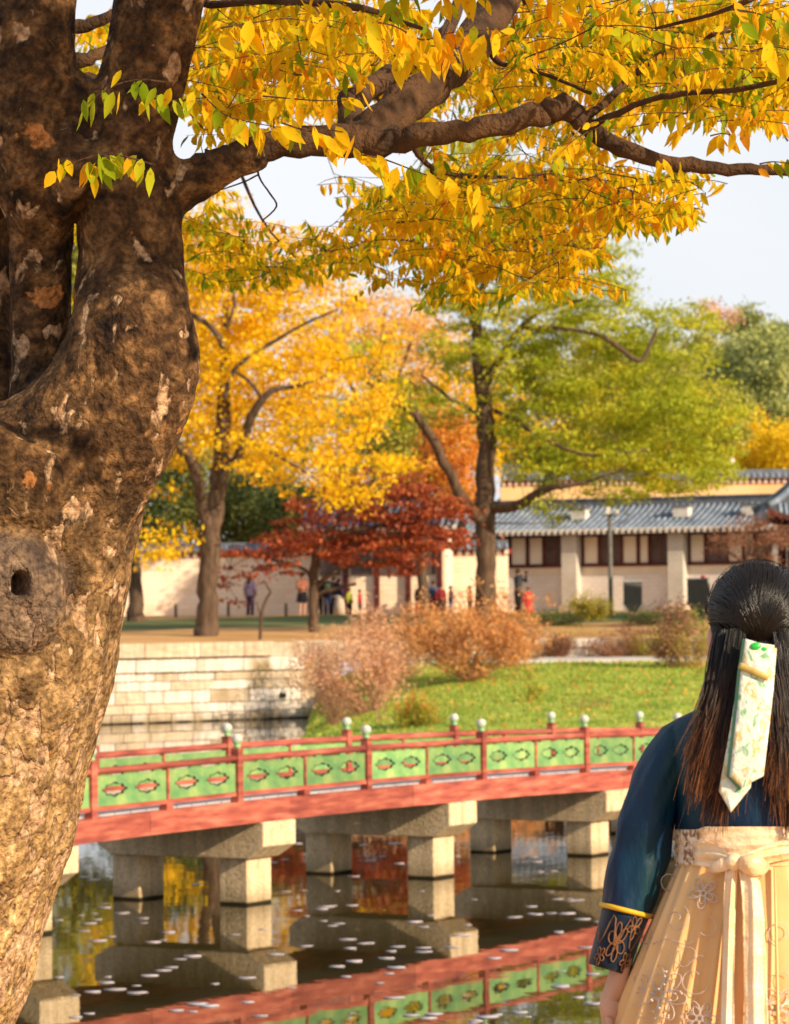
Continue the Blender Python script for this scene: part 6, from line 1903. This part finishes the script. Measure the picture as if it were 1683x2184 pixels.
# sash swathes, bow and tails
def strip(name, L, m, out0=.010, wave=.005, nw=3, parent=woman, base=BP, nn=14, thick=.0035, seed=0):
    """L: (xl, yl, xr, yr, out) cross sections"""
    rr_ = random.Random(seed); ph = rr_.uniform(0, 6)
    L2 = []
    for a, b in zip(L, L[1:]):
        for i in range(5):
            t = i / 5; L2.append([a[q] * (1 - t) + b[q] * t for q in range(5)])
    L2.append(list(L[-1]))
    front = []; back = []
    for j, (xl, yl, xr, yr, out) in enumerate(L2):
        fr = []; bk = []
        for k in range(nn + 1):
            t = k / nn
            w = wave * (math.sin(t * PI * nw + ph + j * .13) + .4 * math.sin(t * PI * nw * 2.3 + j * .3))
            x = xl + (xr - xl) * t; y = yl + (yr - yl) * t
            fr.append(base(x, y, out0 + out + w + .006 * math.sin(PI * t))); bk.append(base(x, y, out0 + out + w + .006 * math.sin(PI * t) - thick))
        front.append(fr + bk[::-1])
    mb = MB(); mb.loft(front, 0, True); return mb.build(name, m, parent, True)
strip('sash_swathe', [(1484, 1792, 1480, 1846, 0), (1510, 1796, 1512, 1850, .004), (1535, 1806, 1540, 1850, .012), (1558, 1824, 1560, 1848, .022)], M['sash'], .006, .004, 4, seed=1)
strip('sash_swathe', [(1690, 1786, 1700, 1830, 0), (1650, 1796, 1655, 1838, .004), (1610, 1812, 1614, 1846, .010), (1572, 1826, 1574, 1848, .022)], M['sash'], .006, .004, 4, seed=2)
def TP(x, y, out): return SP(x, max(y, 1842), out)
strip('sash_tail', [(1548, 1842, 1574, 1844, .016), (1545, 1880, 1572, 1882, .012), (1542, 1960, 1568, 1962, .010), (1540, 2080, 1566, 2082, .010), (1536, 2240, 1566, 2242, .012), (1530, 2420, 1566, 2424, .012)], M['sash'], .008, .003, 3, base=TP, seed=3)
strip('sash_tail', [(1574, 1846, 1606, 1846, .018), (1580, 1886, 1622, 1884, .014), (1584, 1960, 1630, 1958, .012), (1586, 2080, 1634, 2076, .012), (1590, 2240, 1642, 2236, .014), (1592, 2440, 1650, 2438, .014)], M['sash'], .010, .003, 3, base=TP, seed=4)
mb = MB()
def bowtube(pts, rad, flat): mb.tube(pts, rad, 14, 0, True, flat, side=(0, 0, 1))
bowtube([BP(1570, 1838, .03), BP(1590, 1842, .048), BP(1612, 1846, .046), BP(1630, 1852, .03), BP(1618, 1862, .026), BP(1590, 1852, .03)], [.008, .017, .020, .015, .014, .008], .55)
bowtube([BP(1562, 1838, .028), BP(1545, 1843, .036), BP(1528, 1850, .030), BP(1515, 1856, .02)], [.008, .012, .011, .006], .6)
mb.build('bow_loop', M['sash'], woman, True)
mb = MB(); ell(mb, BP(1566, 1838, .036), (.015, .013, .016), 14, 10); mb.build('bow_knot', M['sash'], woman, True)
# right-hand half panel seam
strip('skirt_overlap', [(1650, 1850, 1654, 1850, 0), (1652, 1960, 1658, 1960, .0), (1656, 2200, 1664, 2200, .0)], M['skirt'], .008, .0, 1, base=TP, seed=6)

# hair
mb = MB()
HC = wp(1613, 1302, -.004)
n = 40; rings = []
for j in range(17):
    a = PI / 2 - (PI * .84) * j / 16
    rings.append([HC + Vector((.0875 * math.cos(a) * math.cos(2 * PI * k / n), .098 * math.cos(a) * math.sin(2 * PI * k / n), .089 * math.sin(a))) for k in range(n)])
# keep only the part that is not the face (far side, below the brow)
mb.loft(rings, 0, False)
vs = mb.v; mb.f = [f for f in mb.f if not (sum(vs[i][1] for i in f) / len(f) - HC.y > .045 and sum(vs[i][2] for i in f) / len(f) - HC.z < .03)]
mb.f = [f for f in mb.f if not (sum(vs[i][2] for i in f) / len(f) - HC.z < -.058 and sum(vs[i][1] for i in f) / len(f) - HC.y > -.01)]
hb_ = mb.build('hair', M['hair_under'], woman, True)
rh = np.random.default_rng(5)
mb = MB()
clip = wp(1617, 1385, -.098) - HC
def onskull(x, z, k=1.0):
    q = 1 - (x / .0885) ** 2 - (z / .090) ** 2
    return Vector((x, -.099 * math.sqrt(max(q, 0)), z)) * k
for i in range(620):
    # from the hairline round the head back to the clip
    a = rh.uniform(-1.0, 1.0) * 2.45
    rr0 = rh.uniform(.86, .995)
    x0 = .0885 * math.sin(a) * rr0; z0 = .090 * math.cos(a) * rr0
    x1 = clip.x + rh.normal() * .012; z1 = clip.z + rh.normal() * .006
    pts = []; kk = 1.012 + rh.uniform(0, .022)
    for k in range(8):
        t = k / 7
        bul = .018 * math.sin(PI * t)
        x = x0 * (1 - t) + x1 * t; z = z0 * (1 - t) + z1 * t + bul * (1 if z0 > -.02 else -.6)
        r_ = math.hypot(x / .0885, z / .090)
        if r_ > .995: x /= r_ * 1.005; z /= r_ * 1.005
        pts.append(HC + onskull(x, z, kk))
    mb.tube(pts, [.0016] * 8, 4, 0, False)
for i in range(36):
    a = rh.uniform(-1.9, 1.9); x0 = .0885 * math.sin(a); z0 = .090 * math.cos(a); pts = []
    b_ = a + rh.uniform(.2, .7) * rh.choice([-1, 1]); lift = rh.uniform(.004, .014)
    for k in range(6):
        t = k / 5; c_ = a + (b_ - a) * t; e_ = 1.012 + lift * 3 * math.sin(PI * t)
        pts.append(HC + Vector((.0885 * math.sin(c_) * e_, -.015 + rh.normal() * .002, .090 * math.cos(c_) * e_)))
    mb.tube(pts, [.0004] * 6, 3, 0, False)
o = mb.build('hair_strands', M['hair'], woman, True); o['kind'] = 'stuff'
# loose hair hanging down the back
und = MB(); mb = MB()
def lock(xa, xm, xe, ya, ye, d0, dm, de, wv, r, seedv, seg=11, m=None):
    pts = []; rad = []
    for k in range(seg + 1):
        t = k / seg
        x = (1 - t) ** 2 * xa + 2 * t * (1 - t) * xm + t * t * xe + wv * math.sin(t * 6 + seedv) * t
        y = ya + (ye - ya) * t
        d = (1 - t) ** 2 * d0 + 2 * t * (1 - t) * dm + t * t * de + .003 * math.sin(t * 7 + seedv * 2)
        pts.append(wp(x, y, d)); rad.append(r * (1 - .75 * max(0, t - .55) / .45))
    (m or mb).tube(pts, rad, 4, 0, False)
for L_ in range(84):
    left = L_ % 2 == 0
    t = (L_ // 2 + rh.random()) / 42
    if left: xa = 1533 + t * 75; xe = 1462 + t * 92 + rh.normal() * 7; xm = 1510 + t * 78 + rh.normal() * 7; ye = 1640 + rh.uniform(-20, 110) - (1 - t) * 50 + (60 if t > .6 else 0) * .5
    else: xa = 1632 + t * 78; xe = 1645 + t * 125 + rh.normal() * 8; xm = 1652 + t * 76 + rh.normal() * 8; ye = 1655 + rh.uniform(-10, 125)
    dd = rh.uniform(0, .020); wv = rh.uniform(3, 13) * rh.choice([-1, 1]); sd_ = rh.uniform(0, 6); wid = rh.uniform(8, 15)
    for q in range(42):
        o_ = rh.normal() * wid * .5; tip = rh.uniform(.1, .9)
        lock(xa + o_ * .8, xm + o_, xe + o_ * tip + rh.normal() * 2, 1350 + rh.uniform(-10, 14), ye + rh.normal() * 16, -.030 - .05 * math.sin(PI * t) - dd, -.112 - dd, -.128 - dd + rh.normal() * .003, wv + rh.normal() * 1.5, rh.uniform(.0006, .0012), sd_ + rh.normal() * .12, 13)
for q in range(60):
    t = rh.random(); lock(1534 + t * 165, 1500 + t * 210, 1430 + t * 330, 1362, 1600 + rh.uniform(0, 190), -.05, -.125, -.150, rh.uniform(6, 20), .0006, rh.uniform(0, 6), 14)
for i in range(150):
    t = i / 150; xa = 1530 + t * 176; sg = -1 if t < .5 else 1
    xe = (1485 + t * 2 * 62) if t < .5 else (1655 + (t - .5) * 2 * 90)
    lock(xa, (xa + xe) / 2 + sg * -4, xe, 1345, 1600 + rh.uniform(-40, 40), -.03 - .05 * math.sin(PI * t), -.108, -.122, 1, .0065, 0, 9, und)
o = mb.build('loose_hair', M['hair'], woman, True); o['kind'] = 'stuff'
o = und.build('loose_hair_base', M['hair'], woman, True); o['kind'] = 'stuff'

# hair ribbon
M['ribbon'] = satin('white_green_gold_brocade', [(.36, (.20, .42, .22)), (.43, (.66, .72, .60)), (.54, (.70, .68, .60)), (.60, (.58, .42, .12)), (.68, (.70, .66, .54))], 48, .4, .3, (1, 1, .8), .1, .5, 60)
M['rib_gold'] = mat('gold_band', (.60, .44, .12), .4, (.42, .30, .08), 40, spec=.6)
M['rib_green'] = mat('green_stone', (.02, .52, .06), .25, (.02, .36, .05), 20, spec=.6)
M['rib_edge'] = mat('green_ribbon_edge', (.12, .28, .16), .5, (.08, .2, .12), 20)
def flat(name, poly, d_top, d_bot, th, m, parent=woman, y0=1362, y1=1735, bul=.0):
    """polygon of picture points made into a solid strip lying over the hair"""
    def dep(y): t = max(0, min(1, (y - y0) / (y1 - y0))); return d_top + (d_bot - d_top) * t ** .7
    f = [wp(x, y, dep(y)) for x, y in poly]; b = [wp(x, y, dep(y) + th) for x, y in poly]
    mb = MB(); n = len(poly)
    mb.add(f + b, [tuple(range(n)), tuple(range(n, 2 * n))[::-1]] + [(k, (k + 1) % n, n + (k + 1) % n, n + k) for k in range(n)])
    o = mb.build(name, m, parent)
    bv = o.modifiers.new('b', 'BEVEL'); bv.width = .0012; bv.segments = 2
    return o
def ribbon_layer(name, Le, Re, tip, d0, d1, th, m, parent, seed, inset=0.0):
    """hanging band: left and right edge points from top to bottom, ending in a point"""
    rr_ = random.Random(seed); ph = rr_.uniform(0, 6)
    def ev(E, t):
        t *= len(E) - 1; i = min(len(E) - 2, int(t)); f = t - i
        return (E[i][0] * (1 - f) + E[i + 1][0] * f, E[i][1] * (1 - f) + E[i + 1][1] * f)
    rings = []
    nn = 9
    for j in range(34):
        if j < 30: t = j / 29; l = ev(Le, t); r = ev(Re, t)
        else:
            q = (j - 29) / 4.02; l = (Le[-1][0] * (1 - q) + tip[0] * q, Le[-1][1] * (1 - q) + tip[1] * q); r = (Re[-1][0] * (1 - q) + tip[0] * q, Re[-1][1] * (1 - q) + tip[1] * q); t = 1
        fr = []; bk = []
        for k in range(nn + 1):
            u = k / nn; x = l[0] * (1 - u) + r[0] * u; y = l[1] * (1 - u) + r[1] * u
            tt = max(0, min(1, (y - 1362) / 373)); d = d0 + (d1 - d0) * tt ** .7
            d += -.0045 * math.sin(PI * u) + .0030 * math.sin(tt * 9 + ph) + .0016 * math.sin(tt * 23 + u * 4 + ph)
            fr.append(wp(x, y, d)); bk.append(wp(x, y, d + th))
        rings.append(fr + bk[::-1])
    mb = MB(); mb.loft(rings, 0, True)
    return mb.build(name, m, parent, True)
rbn = ribbon_layer('hair_ribbon', [(1586, 1366), (1572, 1460), (1556, 1560), (1533, 1687)], [(1652, 1376), (1640, 1470), (1622, 1560), (1601, 1680)], (1559, 1733), -.124, -.168, .004, M['ribbon'], woman, 1)
ribbon_layer('ribbon_edge', [(1584, 1362), (1573, 1430), (1562, 1540), (1549, 1656)], [(1640, 1385), (1632, 1470), (1622, 1560), (1612, 1652)], (1578, 1686), -.1335, -.1790, .003, M['rib_edge'], rbn, 2)
ribbon_layer('ribbon_front_layer', [(1590, 1362), (1580, 1430), (1569, 1540), (1556, 1655)], [(1657, 1383), (1650, 1470), (1640, 1560), (1629, 1655)], (1581, 1680), -.1375, -.1835, .004, M['ribbon'], rbn, 2)
gb_ = MB(); gpts = [wp(1577 + 6.2 * k, 1419 + 2.7 * k, -.1525 - .004 * math.sin(PI * k / 10) - .0007 * k) for k in range(11)]
gb_.tube(gpts, .0060, 8, 0, True, .45); gb_.build('gold_band', M['rib_gold'], rbn, True)
def mid(x, y, dd): return wp(x, y, dd)
mb = MB()
for x, y in ((1612, 1379), (1630, 1387)): ell(mb, wp(x, y, -.1445), (.0105, .005, .0075), 12, 8)
mb.build('green_stone', M['rib_green'], rbn, True)
